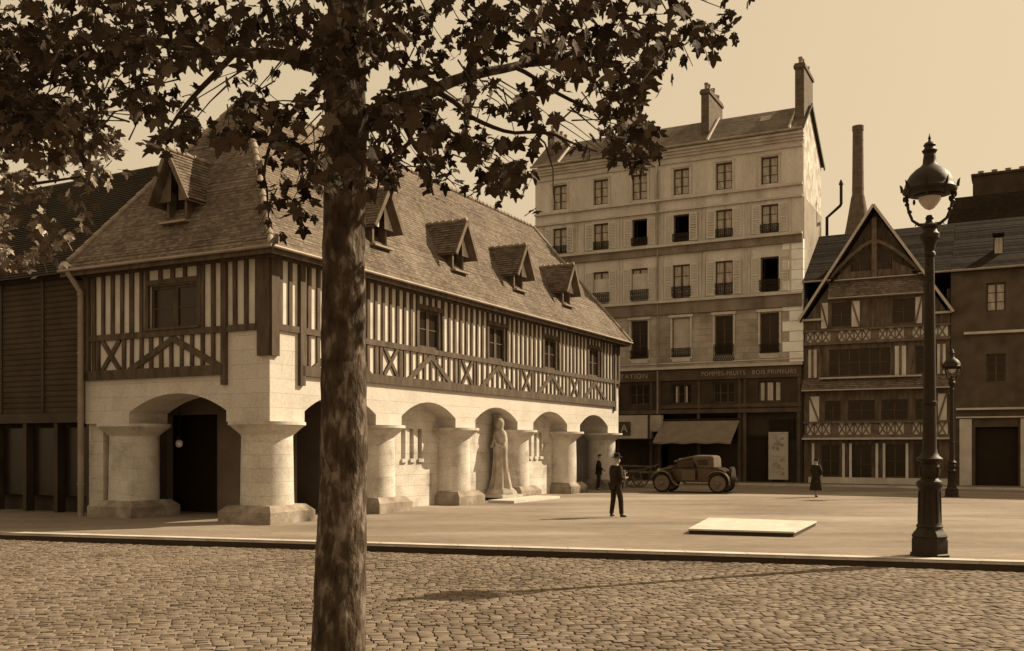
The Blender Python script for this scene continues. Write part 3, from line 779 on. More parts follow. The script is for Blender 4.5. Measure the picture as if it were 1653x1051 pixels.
# texts
def text(body, size, loc, rz, mat, parent, name='lettering', ext=.012, align='CENTER', xs=1.0):
    cu = bpy.data.curves.new(name, 'FONT'); cu.body = body; cu.size = size; cu.extrude = ext; cu.align_x = align; cu.align_y = 'CENTER'; cu.space_character = 1.15
    o = bpy.data.objects.new(name, cu); C.objects.link(o)
    dg = bpy.context.evaluated_depsgraph_get(); me = bpy.data.meshes.new_from_object(o.evaluated_get(dg)); bpy.data.objects.remove(o)
    me.materials.clear(); me.materials.append(MATS[mat])
    o = bpy.data.objects.new(name, me); C.objects.link(o); o.parent = parent
    o.location = loc; o.rotation_euler = (R(90), 0, rz); o.scale = (xs, 1, 1)
    return o
# readable from the square: text +x must run towards local -y
def fit(o, width): o.scale.x = width/max(1e-3, o.data.vertices and (max(v.co.x for v in o.data.vertices)-min(v.co.x for v in o.data.vertices)))
fit(text('POMMES-FRUITS', .34, (-.115, 4.28, 6.08), -PI/2, 'sign_letters', ap), 2.45)
fit(text('BOIS.PRIMEURS', .34, (-.115, 1.48, 6.08), -PI/2, 'sign_letters', ap), 2.35)
fit(text('TATION', .36, (-.115, 9.5, 6.08), -PI/2, 'sign_letters', ap), 1.67)
# pale boxed awning with the A panel, at the left shop
m = MB(); m.box(-.9, .0, 8.35, 12.5, 2.5, 3.82); m.build('shop_canopy', 'fascia_pale', ap)
m = MB(); m.box(-.95, -.901, 8.25, 8.36, 2.45, 3.84); m.box(-.93, -.9, 8.4, 12.5, 2.44, 2.5);  m.build('canopy_frame', 'shop_dark', ap)
m = MB(); m.box(-.5, .0, 7.75, 8.34, 2.9, 3.82); m.build('shop_canopy', 'fascia_pale', ap)
m = MB(); m.box(-.94, -.905, 9.40, 10.18, 2.68, 3.46); sg = m.build('shop_sign', 'shop_mid', ap)
text('A', .62, (-.95, 9.78, 3.06), -PI/2, 'fascia_pale', sg)
# cloth awning
m = MB()
n = 16
for i in range(n):
    y0_, y1_ = 3.35+(7.75-3.35)*i/n, 3.35+(7.75-3.35)*(i+1)/n
    sg_ = lambda y: .015*math.sin(y*5)
    m.poly([(-.02, y0_, 3.52), (-.02, y1_, 3.52), (-1.55, y1_+.1, 2.30+sg_(y1_)), (-1.55, y0_+.1, 2.30+sg_(y0_))])
    m.poly([(-1.55, y0_+.1, 2.30+sg_(y0_)), (-1.55, y1_+.1, 2.30+sg_(y1_)), (-1.56, y1_+.1, 2.20+sg_(y1_)*2), (-1.56, y0_+.1, 2.20+sg_(y0_)*2)])
aw = m.build('awning', 'awning_cloth', ap)
m = MB(); m.tube([(-1.52, 3.42, 2.28), (0, 3.42, 2.5)], .02, 6); m.tube([(-1.52, 7.8, 2.28), (0, 7.75, 2.5)], .02, 6); m.tube([(-.06, 3.3, 3.55), (-.06, 7.8, 3.55)], .06, 8)
m.build('awning_arm', 'dark_iron', aw)
# poster board
pb = empty('poster_board', row(1.25, -.12), TH, 'tall narrow white poster board with dark patches standing beside the shop door', 'poster board')
m = MB(); m.box(-.03, .03, -.52, .52, .25, 2.82); m.build('board', 'fascia_pale', pb)
m = MB(); m.box(-.05, -.031, -.50, -.44, .27, 2.8); m.box(-.05, -.031, .44, .5, .27, 2.8); m.box(-.05, -.031, -.44, .44, 2.72, 2.8); m.box(-.05, -.031, -.44, .44, .27, .34); m.box(-.05, -.031, -.44, .44, 1.5, 1.56)
m.build('board_frame', 'paint_pale', pb)
m = MB(); rp = random.Random(11)
for zc in (.92, 2.12):
    for i in range(9):
        cy, cz = rp.uniform(-.3, .3), zc+rp.uniform(-.42, .42); r_ = rp.uniform(.05, .14)
        pts = [(cy+math.cos(t)*r_*rp.uniform(.6, 1.2), cz+math.sin(t)*r_*rp.uniform(.6, 1.3)) for t in [k*2*PI/8 for k in range(8)]]
        x = -.034-.0012*(i+1)
        m.poly([(x, a, b) for a, b in pts])
m.build('poster', 'render_grey', pb, recalc=False)
m = MB(); m.box(-.02, .02, -.45, -.38, 0, .25); m.box(-.02, .02, .38, .45, 0, .25); m.build('leg', 'paint_brown', pb)

# ================================================================== TIMBER HOUSE
th = empty('timber_house', RR, TH, 'narrow half-timbered house with a tall pointed gable and carved galleries', 'building')
Y = lambda a: -a
W2 = 7.24
m = MB()
PH = lambda a, z, d: (.1+d, -a, z)
wo = [(1.5, 2.45, 8.35, 9.6), (4.5, 5.55, 8.35, 9.6), (1.35, 4.4, 5.75, 7.15), (5.6, 6.6, 5.75, 7.15), (1.15, 1.95, 3.4, 4.45), (2.3, 3.65, 3.4, 4.45), (3.95, 5.25, 3.4, 4.45), (5.6, 6.5, 3.4, 4.45),
      (.95, 1.9, .45, 2.15), (2.4, 3.5, .1, 2.15), (4.1, 5.15, .45, 2.15), (5.5, 6.7, .45, 2.15)]
wall_open(m, PH, .05, W2-.05, 0, 8.75, [o_ for o_ in wo if o_[2] < 8]+[(1.5, 2.45, 8.35, 8.75), (4.5, 5.55, 8.35, 8.75)], .3)
def gz(a): return 8.75+(14.3-8.75)*(1-abs(a-3.62)/3.62)
m.prism([(-a, z) for a, z in ((.1, 8.75), (1.5, 8.75), (1.5, gz(1.5)-.3))], 'x', .1, .4)
m.prism([(-a, z) for a, z in ((2.45, 8.75), (4.5, 8.75), (4.5, 11.2), (2.45, 11.2))], 'x', .1, .4)
m.prism([(-a, z) for a, z in ((5.55, 8.75), (7.1, 8.75), (5.55, gz(5.55)-.1))], 'x', .1, .4)
m.prism([(-a, z) for a, z in ((1.5, 9.6), (2.45, 9.6), (2.45, 11.6), (1.5, gz(1.5)-.3))], 'x', .1, .4)
m.prism([(-a, z) for a, z in ((4.5, 9.6), (5.55, 9.6), (5.55, gz(5.55)-.3), (4.5, 11.6))], 'x', .1, .4)
m.prism([(-a, z) for a, z in ((1.6, 11.2), (5.64, 11.2), (3.62, 14.25))], 'x', .42, .6)
m.box(.45, 4.6, -W2+.05, -.05, 0.0, .05); m.box(4.4, 4.6, -W2, 0, 0, 12); m.box(.41, 4.3, -.2, -.06, 0, 10); m.box(.41, 4.3, -W2+.06, -W2+.2, 0, 10)
m.build('front_wall', 'house_timber', th)
m = MB(); lights = {1: 0, }
for i, (a0, a1, z0, z1) in enumerate(wo):
    window(th, (.2, -(a0+a1)/2, z0), a1-a0-.01, z1-z0-.01, 0, 'oak' if z0 > 3 else 'shop_mid', 'glass_dark', 2, max(2, int((a1-a0)/.5)), .05, .06)
# pale plaster panels with raking braces
def panel(a0, a1, z0, z1, brace=0, mat='plaster'):
    m = MB(); m.box(.02, .099, -a1, -a0, z0, z1); return m
m = MB()
pans = [(.95, 1.3, 8.3, 9.65, 1), (2.1+.4, 2.9, 8.3, 9.65, 1), (5.6, 5.9, 8.3, 9.65, -1), (.3, .72, 5.7, 7.2, 0), (4.62, 5.15, 5.7, 7.2, 0), (6.62, 7.0, 5.7, 7.2, 0), (.35, .85, 3.35, 4.7, 1), (6.65, 7.05, 3.35, 4.7, -1)]
for a0, a1, z0, z1, br in pans: m.box(.05, .098, -a1, -a0, z0, z1)
m.box(.05, .098, -7.1, -.15, 7.58, 8.12); m.box(.05, .098, -7.1, -.15, 2.66, 3.26)
for a in (.55, 2.1, 2.45, 3.75, 4.1, 5.2): m.box(-.02, .098, -a-.06, -a+.06, .4, 2.2)
m.build('plaster_panel', 'plaster', th)
m = MB()
for a0, a1, z0, z1, br in pans:
    if br: m.bar((.03, -(a0 if br > 0 else a1), z1), (.03, -(a1 if br > 0 else a0), z0), .08, .05, up=(1, 0, 0))
    else: m.box(.0, .06, -(a0+a1)/2-.06, -(a0+a1)/2+.06, z0, z1)
for (z0, z1) in ((7.58, 8.12), (2.66, 3.26)):
    n = 17
    for i in range(n):
        a0, a1 = .2+6.85*i/n, .2+6.85*(i+1)/n
        if i in (3, 8, 12): m.box(-.02, .06, -a1+.03, -a0-.03, z0, z1); continue
        m.bar((.03, -a0-.04, z0), (.03, -a1+.04, z1), .06, .04, up=(1, 0, 0)); m.bar((.026, -a1+.04, z0), (.026, -a0-.04, z1), .06, .04, up=(1, 0, 0))
        m.box(.0, .055, -a0-.03, -a0+.03, z0, z1)
    m.box(-.10, .06, -W2, -.05, z1, z1+.10); m.box(-.08, .058, -W2, -.05, z0-.16, z0)
# gable timbers: king post and curved braces
m.box(-.02, .097, -3.75, -3.5, 10.8, 13.9)
for s in (-1, 1):
    pts = [(3.62, 12.75), (3.62+s*.6, 12.45), (3.62+s*1.2, 12.0), (3.62+s*1.9, 11.3), (3.62+s*2.4, 10.7)]
    for i in range(4): m.bar((.04, -pts[i][0], pts[i][1]), (.04, -pts[i+1][0], pts[i+1][1]), .16, .08, up=(1, 0, 0))
m.build('timber_frame', 'wood_grey', th)
for a in (2.55, 3.1, 4.15, 4.7): 
    window(th, (.36, -a, 10.85), .5, 1.35 if a in (3.1, 4.15) else 1.0, 0, 'oak', 'glass_dark', 2, 1, .05, .06)
m = MB()
for a, z in ((.72, 0), ): pass
m.box(-.16, .05, -W2-.05, -W2+1.0, 8.72, 8.82); m.box(-.16, .05, -1.0, -.02, 8.72, 8.82)
m.box(-.30, .05, -W2, -.02, 2.40, 2.50); m.box(-.2, .05, -5.9, -.9, 5.60, 5.68)
m.build('ledge', 'fascia_pale', th)
m = MB()
def pent(a0, a1, z0, z1, x0, x1): m.slope((x0, -a1, z0), (x0, -a0, z0), (x1, -a0, z1), (x1, -a1, z1), .12, .02)
pent(1.35, 6.0, 9.85, 10.75, -.30, .12); m.build('pent_roof', 'roof_tile', th); m = MB(); pent(.0, W2, 5.05, 5.6, -.32, .1)
m.build('pent_roof', 'roof_tile', th)
m = MB(); m.box(-.34, .08, -6.0, -1.35, 9.80, 9.84); m.build('fillet', 'paint_pale', th); m = MB(); m.box(-.10, .098, -5.7, -1.65, 10.755, 10.80); m.build('fillet', 'paint_pale', th); m = MB(); m.box(-.36, .08, -W2, -.0, 4.98, 5.04); m.build('fillet', 'paint_pale', th)
m = MB()   # cross gable roof + verge
ap_ = (3.62, 14.45); 
for s in (-1, 1):
    aa = 3.62+s*3.72
    p0, p1, p2, p3 = (-.35, -aa, 8.75), (5.0, -aa, 8.75), (5.0, -3.62, 14.45), (-.35, -3.62, 14.45)
    if s > 0: m.slope(p1, p0, p3, p2, .13, .02)
    else: m.slope(p0, p1, p2, p3, .13, .02)
    m.poly([(-.33, -aa, 8.66), (5, -aa, 8.66), (5, -3.62, 14.36), (-.33, -3.62, 14.36)])
# main roof behind
m.slope((-.2, -W2, 10.8), (-.2, -3.62-1.9, 10.8), (4.8, -3.62-.0, 14.2), (4.8, -W2, 14.2), .13, .02)
m.slope((-.2, -3.62+1.9, 10.8), (-.2, .0, 10.8), (4.8, .0, 14.2), (4.8, -3.62, 14.2), .13, .02)
m.slope((9.8, 0, 10.8), (9.8, -W2, 10.8), (4.8, -W2, 14.2), (4.8, 0, 14.2), .13, .02)
m.build('roof', 'dark_roof', th)
m = MB()
for s in (-1, 1):
    m.bar((-.36, -3.62-s*3.76, 8.74), (-.36, -3.62, 14.50), .13, .07, up=(1, 0, 0))
m.build('bargeboard', 'paint_pale', th)
m = MB(); m.tube([(-.28, -W2, 10.78), (-.28, -5.75, 10.78)], .05, 8); m.build('gutter', 'zinc', th); m = MB(); m.tube([(-.28, -1.5, 10.78), (-.28, -.04, 10.78)], .05, 8); m.build('gutter', 'zinc', th)
m = MB(); m.box(.0, .09, -W2+.06, -.3, 0, .42); m.build('stall_riser', 'house_band', th)

# ================================================================== RIGHT NEIGHBOUR
nb = empty('neighbour_house', row(-W2), TH, 'dark plain-fronted house at the right edge with pale ledges and an arched doorway', 'building')
m = MB()
wn = [(3.0+0*1.9, 3.9, 8.8, 10.2), (1.6, 2.5, 3.2, 4.3), (5.6, 6.5, 8.8, 10.2), (8.4, 9.3, 8.8, 10.2), (1.45, 2.3, 8.9, 10.2)]
WN = 14
wn = [(1.6, 2.45, 8.7, 10.1), (4.2, 5.05, 8.7, 10.1), (6.8, 7.65, 8.7, 10.1), (1.6, 2.45, 5.2, 6.6), (4.2, 5.05, 5.2, 6.6), (6.8, 7.65, 5.2, 6.6), (1.1, 3.0, 0, 3.0), (4.6, 7.2, .5, 3.0)]
wall_open(m, PH, .0, WN, 0, 10.75, wn, .35)
m.box(.46, 9.7, -WN, -WN+.3, 0, 10.7); m.box(.8, .9, -WN+.31, -.1, 0, 10.7)
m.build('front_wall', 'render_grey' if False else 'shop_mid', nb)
for i, (a0, a1, z0, z1) in enumerate(wn):
    if z0 > 1: window(nb, (.25, -(a0+a1)/2, z0), a1-a0-.01, z1-z0-.01, 0, 'shop_mid', 'glass_curtain' if i in (0, 1, 2) else 'glass_dark', 3, 2, .07, .08)
    elif z0 > .1: window(nb, (.25, -(a0+a1)/2, z0), a1-a0-.01, z1-z0-.01, 0, 'shop_mid', 'glass_dark', 2, 4, .07, .08)
m = MB(); m.box(.35, .4, -3.0, -1.1, 0, 3.0); m.build('door', 'interior', nb)
m = MB(); m.box(-.12, .098, -WN, -.6, 7.6, 7.72); m.box(-.16, .098, -WN, -.25, 3.85, 3.95); m.box(-.1, .098, -WN, -.25, 3.45, 3.52); m.box(-.05, .098, -.95, -.4, 0, 3.4); m.box(-.05, .098, -3.6, -3.1, 0, 3.4)
m.build('ledge', 'house_band', nb)
m = MB(); m.slope((-.2, -WN, 10.8), (-.2, -.01, 10.8), (4.8, -.01, 14.2), (4.8, -WN, 14.2), .13, .02)
m.slope((9.8, -.01, 10.8), (9.8, -WN, 10.8), (4.8, -WN, 14.2), (4.8, -.01, 14.2), .13, .02)
rn = m.build('roof', 'dark_roof', nb)
m = MB(); m.tube([(-.28, -WN, 10.78), (-.28, -.02, 10.78)], .055, 8); m.build('gutter', 'zinc', nb)
m = MB(); m.box(1.2, 1.5, -2.35, -1.9, 11.5, 12.6); m.box(.6, 1.5, -2.4, -1.85, 12.6, 12.66); d_ = m.build('dormer', 'dark_roof', rn)
m = MB(); m.box(1.12, 1.195, -2.3, -1.95, 11.65, 12.5); m.build('pane', 'glass_curtain', d_)
# big dark house far behind on the right
bh = empty('background_house', row(-7.4, 14), TH, 'dark silhouetted house with a broad chimney block rising behind the right-hand roof', 'building')
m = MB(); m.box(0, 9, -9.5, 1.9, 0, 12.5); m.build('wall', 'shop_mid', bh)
m = MB()
m.add([(0, 1.9, 12.5), (0, -9.5, 12.5), (9, -9.5, 12.5), (9, 1.9, 12.5), (2, .9, 18.2), (2, -9, 18.2), (7, -9, 18.2), (7, .9, 18.2)], [(0, 1, 5, 4), (1, 2, 6, 5), (2, 3, 7, 6), (3, 0, 4, 7), (4, 5, 6, 7)])
r3 = m.build('roof', 'dark_roof', bh)
m = MB(); m.box(2.6, 4.4, -5.4, -.25, 18.0, 19.6); m.box(2.5, 4.5, -5.5, -.15, 19.6, 19.75); c = m.build('chimney', 'shop_dark', r3)
for i in range(5):
    m = MB(); m.lathe([(.2, 19.75), (.17, 19.85), (.17, 20.05), (.2, 20.1)], 3.5, -.7-i*.8, 10); m.build('chimney_pot', 'roof_ridge', c, smooth=50)
# factory chimney
p = at(1385.5, 722, 96); fc = empty('factory_chimney', (p.x, p.y, 0), 0, 'tall slender brick factory chimney rising behind the roofs', 'chimney')
m = MB(); m.lathe([(1.55, 0), (1.5, 14), (1.42, 22.2), (1.0, 24.5), (.66, 26.6), (.56, 27), (.50, 33.2), (.55, 33.25), (.55, 33.7), (.44, 33.72)], 0, 0, 20); m.build('shaft', 'brick_dark', fc, smooth=30)
for z in (27.4, 29, 30.6, 32.2):
    m = MB(); m.lathe([(.57-.01*(z-27), z), (.57-.01*(z-27), z+.10)], 0, 0, 20); m.build('iron_band', 'brick_dark', fc)

# ================================================================== LEFT DARK BUILDING
lb = empty('market_building', Q+Vector((.46*.6-.888*7.45, .888*.6+.46*7.45, 0)), TH, 'long dark slatted-front building in shade behind the hall at the left edge', 'building')
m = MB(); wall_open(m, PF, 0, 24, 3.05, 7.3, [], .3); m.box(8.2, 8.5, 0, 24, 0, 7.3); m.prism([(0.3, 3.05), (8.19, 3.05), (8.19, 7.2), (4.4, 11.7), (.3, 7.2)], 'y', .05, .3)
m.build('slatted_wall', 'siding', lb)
m = MB()
for i in range(17): m.box(-.04, .25, i*1.45, i*1.45+.16, 0, 3.04)
m.box(-.08, .25, 0, 24, 2.75, 3.05); m.box(.45, .5, 0, 24, 0, 3.0)
for i in range(12): m.box(-.035, -.001, i*2.0+.1, i*2.0+.2, 3.06, 7.2)
m.build('shopfront', 'shop_dark', lb)
m = MB()
for i in range(16): m.box(.2, .23, i*1.45+.2, i*1.45+1.42, .5, 2.6)
m.build('window', 'glass_dark', lb)
m = MB()
m.slope((-.4, 0, 7.2), (-.4, 24, 7.2), (4.4, 24, 11.85), (4.4, 0, 11.85), .14, .02); m.slope((9.2, 24, 7.2), (9.2, 0, 7.2), (4.4, 0, 11.85), (4.4, 24, 11.85), .14, .02)
m.build('roof', 'dark_roof', lb)
# far pavement
g = MB(); T2 = Matrix.Translation(RR) @ Matrix.Rotation(TH, 4, 'Z')
g.box(-2.3, 12, -40, 15.92, -.19, .10, T2); tag(g.build('far_pavement', 'pavement'), kind='structure')
g = MB(); g.box(-2.62, -2.302, -40, 15.92, -.19, .115, T2); tag(g.build('far_kerb', 'kerb_stone'), kind='structure')
# ================================================================== STREET LAMPS
def street_lamp(label):
    t = empty('street_lamp', (0, 0, 0), 0, label, 'street lamp', 'cast iron street lamps on the square')
    m = MB(); m.lathe([(.36, 0), (.36, .04), (.33, .06), (.33, .30), (.31, .34), (.33, .37), (.30, .42), (.26, .46), (.24, .50), (.215, .56)], 0, 0, 8)
    m.build('base', 'dark_iron', t, smooth=25)
    m = MB(); m.lathe([(.22, .52), (.235, .55), (.205, .60), (.195, .9), (.185, 1.2), (.195, 1.25), (.225, 1.28), (.235, 1.33), (.22, 1.37), (.17, 1.40), (.15, 1.43), (.175, 1.50), (.185, 1.58), (.17, 1.66), (.14, 1.71), (.15, 1.74), (.225, 1.76), (.23, 1.79), (.17, 1.84), (.14, 1.90), (.125, 2.0), (.12, 2.3), (.115, 2.78), (.135, 2.79), (.135, 2.84), (.112, 2.85), (.10, 4.0), (.088, 5.0), (.083, 5.50), (.105, 5.52), (.105, 5.57), (.085, 5.6), (.10, 5.7), (.13, 5.80), (.17, 5.84), (.175, 5.92), (.14, 5.96), (.12, 6.02), (.155, 6.05), (.155, 6.09), (.09, 6.12), (.06, 6.18), (.075, 6.22), (.05, 6.27), (.01, 6.28)], 0, 0, 24)
    # fluting: vertical ribs on the pedestal shaft
    for k in range(10):
        a = 2*PI*k/10; m.bar((.200*math.cos(a), .200*math.sin(a), .62), (.190*math.cos(a), .190*math.sin(a), 1.2), .03, .02, up=(math.cos(a), math.sin(a), 0))
    for k in range(6):
        a = 2*PI*k/6; m.bar((.17*math.cos(a), .17*math.sin(a), 1.46), (.185*math.cos(a), .185*math.sin(a), 1.64), .045, .03, up=(math.cos(a), math.sin(a), 0))
    m.build('pole', 'dark_iron', t, smooth=35)
    for k in range(2):
        a = k*PI-.40; m = MB(); ca_, sa_ = math.cos(a), math.sin(a)
        prof = [(.07, 6.10), (.18, 6.11), (.29, 6.20), (.355, 6.36), (.385, 6.54), (.39, 6.68)]
        m.tube([(r_*ca_, r_*sa_, z) for r_, z in prof], [.034, .032, .028, .025, .028, .036], 10)
        for (r_, z) in ((.34, 6.36), (.385, 6.50), (.395, 6.58)): m.lathe([(.025, z-.03), (.048, z), (.025, z+.03)], r_*ca_, r_*sa_, 8)
        m.tube([(.12*ca_, .12*sa_, 6.1), (.22*ca_, .22*sa_, 6.13), (.25*ca_, .25*sa_, 6.09)], .012, 6)
        m.build('arm', 'dark_iron', t, smooth=50)
    m = MB(); m.lathe([(.28, 6.64), (.40, 6.66), (.465, 6.70), (.475, 6.74), (.44, 6.79), (.43, 6.83), (.40, 6.92), (.34, 7.02), (.25, 7.11), (.16, 7.17), (.12, 7.22), (.115, 7.30), (.10, 7.40), (.125, 7.44), (.135, 7.46), (.10, 7.49), (.085, 7.53), (.11, 7.56), (.085, 7.60), (.03, 7.63), (.02, 7.67), (.03, 7.69), (.01, 7.74), (.004, 7.78)], 0, 0, 28)
    m.lathe([(.22, 6.60), (.27, 6.62), (.26, 6.66)], 0, 0, 24)
    hood = m.build('hood', 'dark_iron', t, smooth=35)
    m = MB()
    for k in range(8):
        a = k*PI/4+.25; c_, s_ = math.cos(a), math.sin(a)
        m.add([(.44*c_-.03*s_, .44*s_+.03*c_, 6.76), (.44*c_+.03*s_, .44*s_-.03*c_, 6.76), (.50*c_, .50*s_, 6.74), (.52*c_, .52*s_, 6.90), (.47*c_, .47*s_, 6.86)], [(0, 1, 3), (0, 3, 4), (1, 2, 3), (0, 2, 1), (0, 4, 2), (2, 4, 3)])
        m.lathe([(.01, 6.56), (.03, 6.60), (.02, 6.66)], .44*c_, .44*s_, 6)
    m.build('crest', 'dark_iron', hood)
    m = MB(); m.lathe([(.20, 6.60), (.185, 6.54), (.14, 6.47), (.08, 6.40), (.02, 6.37)], 0, 0, 20); m.build('glass_globe', 'glass_lamp', t, smooth=50)
    return t
M('glass_lamp', .45, .2, 3, .15, spec=.6)
lp = street_lamp('tall dark cast iron street lamp with an open lantern close beside the kerb'); lp.location = (7.69, 17.9, 0)
l2 = copy_tree(lp); l2.location = (at(1537, 802, 3138/80).x, 3138/80, 0); l2.scale = (.78,)*3; l2.rotation_euler.z = .6
l2['label'] = 'smaller distant street lamp standing before the timber house and its dark neighbour'

# ================================================================== TREES
Z0 = 0.0
tr = empty('plane_tree', (-1.55, 8.2, 0), 0, 'large plane tree whose mottled trunk stands in front of the hall', 'tree')
m = MB(); Yt = 8.2
def loc_(px, py, dy=0): p = at(px, py, Yt+dy); return Vector((p.x+1.55, p.y-8.2, p.z))
cl = [(547, 1075, .25), (548, 1040, .222), (548.5, 985, .212), (551, 900, .208), (554, 800, .203), (556, 700, .196), (556, 600, .19), (555, 500, .182), (556, 400, .176), (558, 300, .172), (559, 200, .176), (559, 120, .168), (560, 50, .163), (561, -40, .16), (566, -160, .15), (575, -300, .13), (585, -480, .10), (590, -620, .06)]
pts = []; rad = []
for i in range(len(cl)-1):
    for k in range(5):
        t = k/5; pts.append(loc_(cl[i][0]*(1-t)+cl[i+1][0]*t, cl[i][1]*(1-t)+cl[i+1][1]*t)); rad.append(cl[i][2]*(1-t)+cl[i+1][2]*t)
m.tube(pts, rad, 40, rough=.10); trunk = m.build('trunk', 'tree_bark', tr, smooth=80)
brs = [
 ([(590, 190, 0), (650, 160, .1), (705, 145, .2), (755, 122, .3), (830, 108, .5), (905, 92, .7), (990, 70, .9), (1080, 60, 1.0)], [.075, .06, .052, .046, .036, .028, .02, .012]),
 ([(755, 122, .3), (768, 80, .2), (782, 40, .1), (800, -40, 0), (850, -140, 0)], [.04, .034, .03, .024, .012]),
 ([(592, 205, 0), (640, 185, -.2), (668, 225, -.4), (690, 270, -.5), (700, 315, -.6)], [.04, .03, .022, .016, .008]),
 ([(700, 146, .2), (760, 190, .1), (830, 215, 0), (900, 222, -.1), (965, 245, -.2)], [.025, .02, .015, .011, .006]),
 ([(530, 110, 0), (460, 92, -.2), (380, 85, -.4), (280, 72, -.6), (180, 60, -.8), (90, 70, -.9)], [.06, .05, .042, .034, .024, .014]),
 ([(530, 130, 0), (480, 170, .2), (440, 215, .4), (425, 290, .5), (440, 370, .6)], [.03, .024, .018, .012, .006]),
 ([(380, 85, -.4), (330, 140, -.5), (290, 190, -.6), (265, 220, -.6)], [.026, .02, .014, .008]),
 ([(555, 20, 0), (640, -20, .3), (760, -80, .5), (900, -110, .8), (1040, -120, 1)], [.08, .06, .05, .035, .02]),
 ([(560, 0, 0), (470, -60, -.3), (350, -120, -.6), (200, -150, -.9)], [.08, .06, .045, .025]),
 ([(668, 225, -.4), (620, 270, -.3), (605, 330, -.2)], [.018, .013, .006]),
 ([(830, 108, .5), (900, 150, .4), (990, 190, .3), (1050, 230, .3)], [.02, .016, .011, .006]),
 ([(870, 222, -.1), (892, 270, -.1), (895, 320, -.1)], [.008, .006, .005]),
 ([(445, 60, -.1), (430, 10, -.2), (400, -60, -.3)], [.03, .024, .016]),
]
for pl, rd in brs:
    P_ = [loc_(a, b, c) for a, b, c in pl]
    # smooth + wiggle
    q = []; rr_ = []
    for i in range(len(P_)-1):
        for k in range(4):
            t = k/4; p = P_[i].lerp(P_[i+1], t)
            nx = mnoise.noise_vector(p*3.1)*.035; q.append(p+(nx if (i or k) else Vector((0, 0, 0)))); rr_.append((rd[i]*(1-t)+rd[i+1]*t))
    q.append(P_[-1]); rr_.append(rd[-1])
    m = MB(); m.tube(q, rr_, 9, rough=.15); m.build('branch', 'tree_bark' if rd[0] > .05 else 'twig', tr, smooth=80)
# leaves
LEAF = []
def leafshape():
    pts = []
    # five pointed lobes, stem at (0,0), tip towards +y
    tips = [(-118, .55), (-62, .86), (0, 1.05), (62, .86), (118, .55)]
    base = (0, .30)
    out_ = [(0.03, 0.02)]
    seq = []
    angs = [t[0] for t in tips]
    for i, (a, r_) in enumerate(tips[::-1]):
        A = R(a)
        for da, rr2 in ((17, .70), (8, .86), (0, 1.0), (-8, .86), (-17, .70)):
            AA = A+R(da); seq.append((base[0]+math.sin(AA)*r_*rr2*.62, base[1]+math.cos(AA)*r_*rr2*.62))
        if i < 4:
            mid = R((a+tips[::-1][i+1][0])/2); seq.append((base[0]+math.sin(mid)*.33, base[1]+math.cos(mid)*.33))
    return [(.02, .02)]+seq+[(-.02, .02)]
LS = leafshape()
def add_leaf(m, p, size, rg):
    # hanging attitude: tip down and outward, face turned at random
    yaw = rg.uniform(0, 2*PI); pitch = rg.gauss(-50, 38); roll = rg.gauss(0, 35)
    Mx = Matrix.Rotation(yaw, 4, 'Z') @ Matrix.Rotation(R(pitch), 4, 'X') @ Matrix.Rotation(R(roll), 4, 'Y')
    vs = [p]
    c = Vector((0, .30, 0))*size
    vs = [p+(Mx @ c)]
    cur = rg.uniform(-.25, .45)
    sxx = rg.uniform(.72, 1.12)
    for x, y in LS:
        x *= sxx
        d = math.hypot(x, y-.3)
        z = -cur*(x*x)*.9-.35*cur*(y*y)*.5+rg.uniform(-.02, .02)
        vs.append(p+(Mx @ (Vector((x, y, z))*size)))
    n = len(LS); m.add(vs, [(0, i, i+1) for i in range(1, n)])
def inell(px, py, L_):
    return any(((px-a)/c)**2+((py-b)/d)**2 < 1 for a, b, c, d in L_)
def inpoly(px, py, P_):
    c = False; n = len(P_); j = n-1
    for i in range(n):
        xi, yi = P_[i]; xj, yj = P_[j]
        if (yi > py) != (yj > py) and px < (xj-xi)*(py-yi)/(yj-yi)+xi: c = not c
        j = i
    return c
POLY = [(-80, -600), (1190, -600), (1235, -60), (1190, 72), (1150, 88), (1100, 92), (1058, 112), (1040, 150), (1062, 205), (1098, 235), (1085, 252), (1015, 270), (960, 262), (930, 232), (893, 226), (868, 210), (866, 300), (830, 292), (838, 316), (770, 308), (738, 262), (700, 262), (690, 300), (600, 310), (530, 305), (470, 262), (430, 232), (330, 215), (262, 232), (215, 232), (206, 150), (185, 210), (150, 240), (-80, 240)]
HOLES = [(315, 118, 34, 22), (362, 152, 17, 26), (377, 95, 18, 12), (428, 125, 36, 12), (415, 100, 18, 8), (504, 190, 14, 28), (210, 208, 20, 30), (183, 165, 12, 14), (255, 135, 16, 10), (656, 139, 30, 10), (698, 92, 14, 14), (790, 118, 24, 10), (785, 190, 26, 20), (840, 202, 28, 16), (892, 160, 26, 18), (938, 195, 34, 28), (826, 246, 22, 12), (762, 284, 28, 12), (625, 100, 18, 12), (735, 205, 14, 10), (965, 155, 14, 12), (260, 70, 18, 10), (745, 75, 16, 14), (660, 210, 14, 14), (240, 210, 22, 16), (285, 180, 14, 16), (460, 70, 16, 8), (640, 68, 18, 10), (990, 120, 10, 14), (900, 190, 16, 12), (140, 130, 12, 14), (470, 205, 12, 10), (725, 240, 14, 8), (1010, 80, 12, 8), (880, 100, 10, 8)]
SPARSE = [(425, 270, 26, 40), (445, 330, 40, 28), (435, 372, 22, 14), (640, 330, 50, 22), (480, 280, 40, 34), (895, 300, 22, 14), (890, 330, 34, 22), (905, 345, 26, 12), (390, 310, 24, 18), (505, 320, 22, 36), (1050, 250, 44, 14), (600, 370, 18, 16)]
rl = random.Random(21)
TC = Vector((-1.45, 8.2, 0)); SN = Vector((-SUN.y, SUN.x, 0))
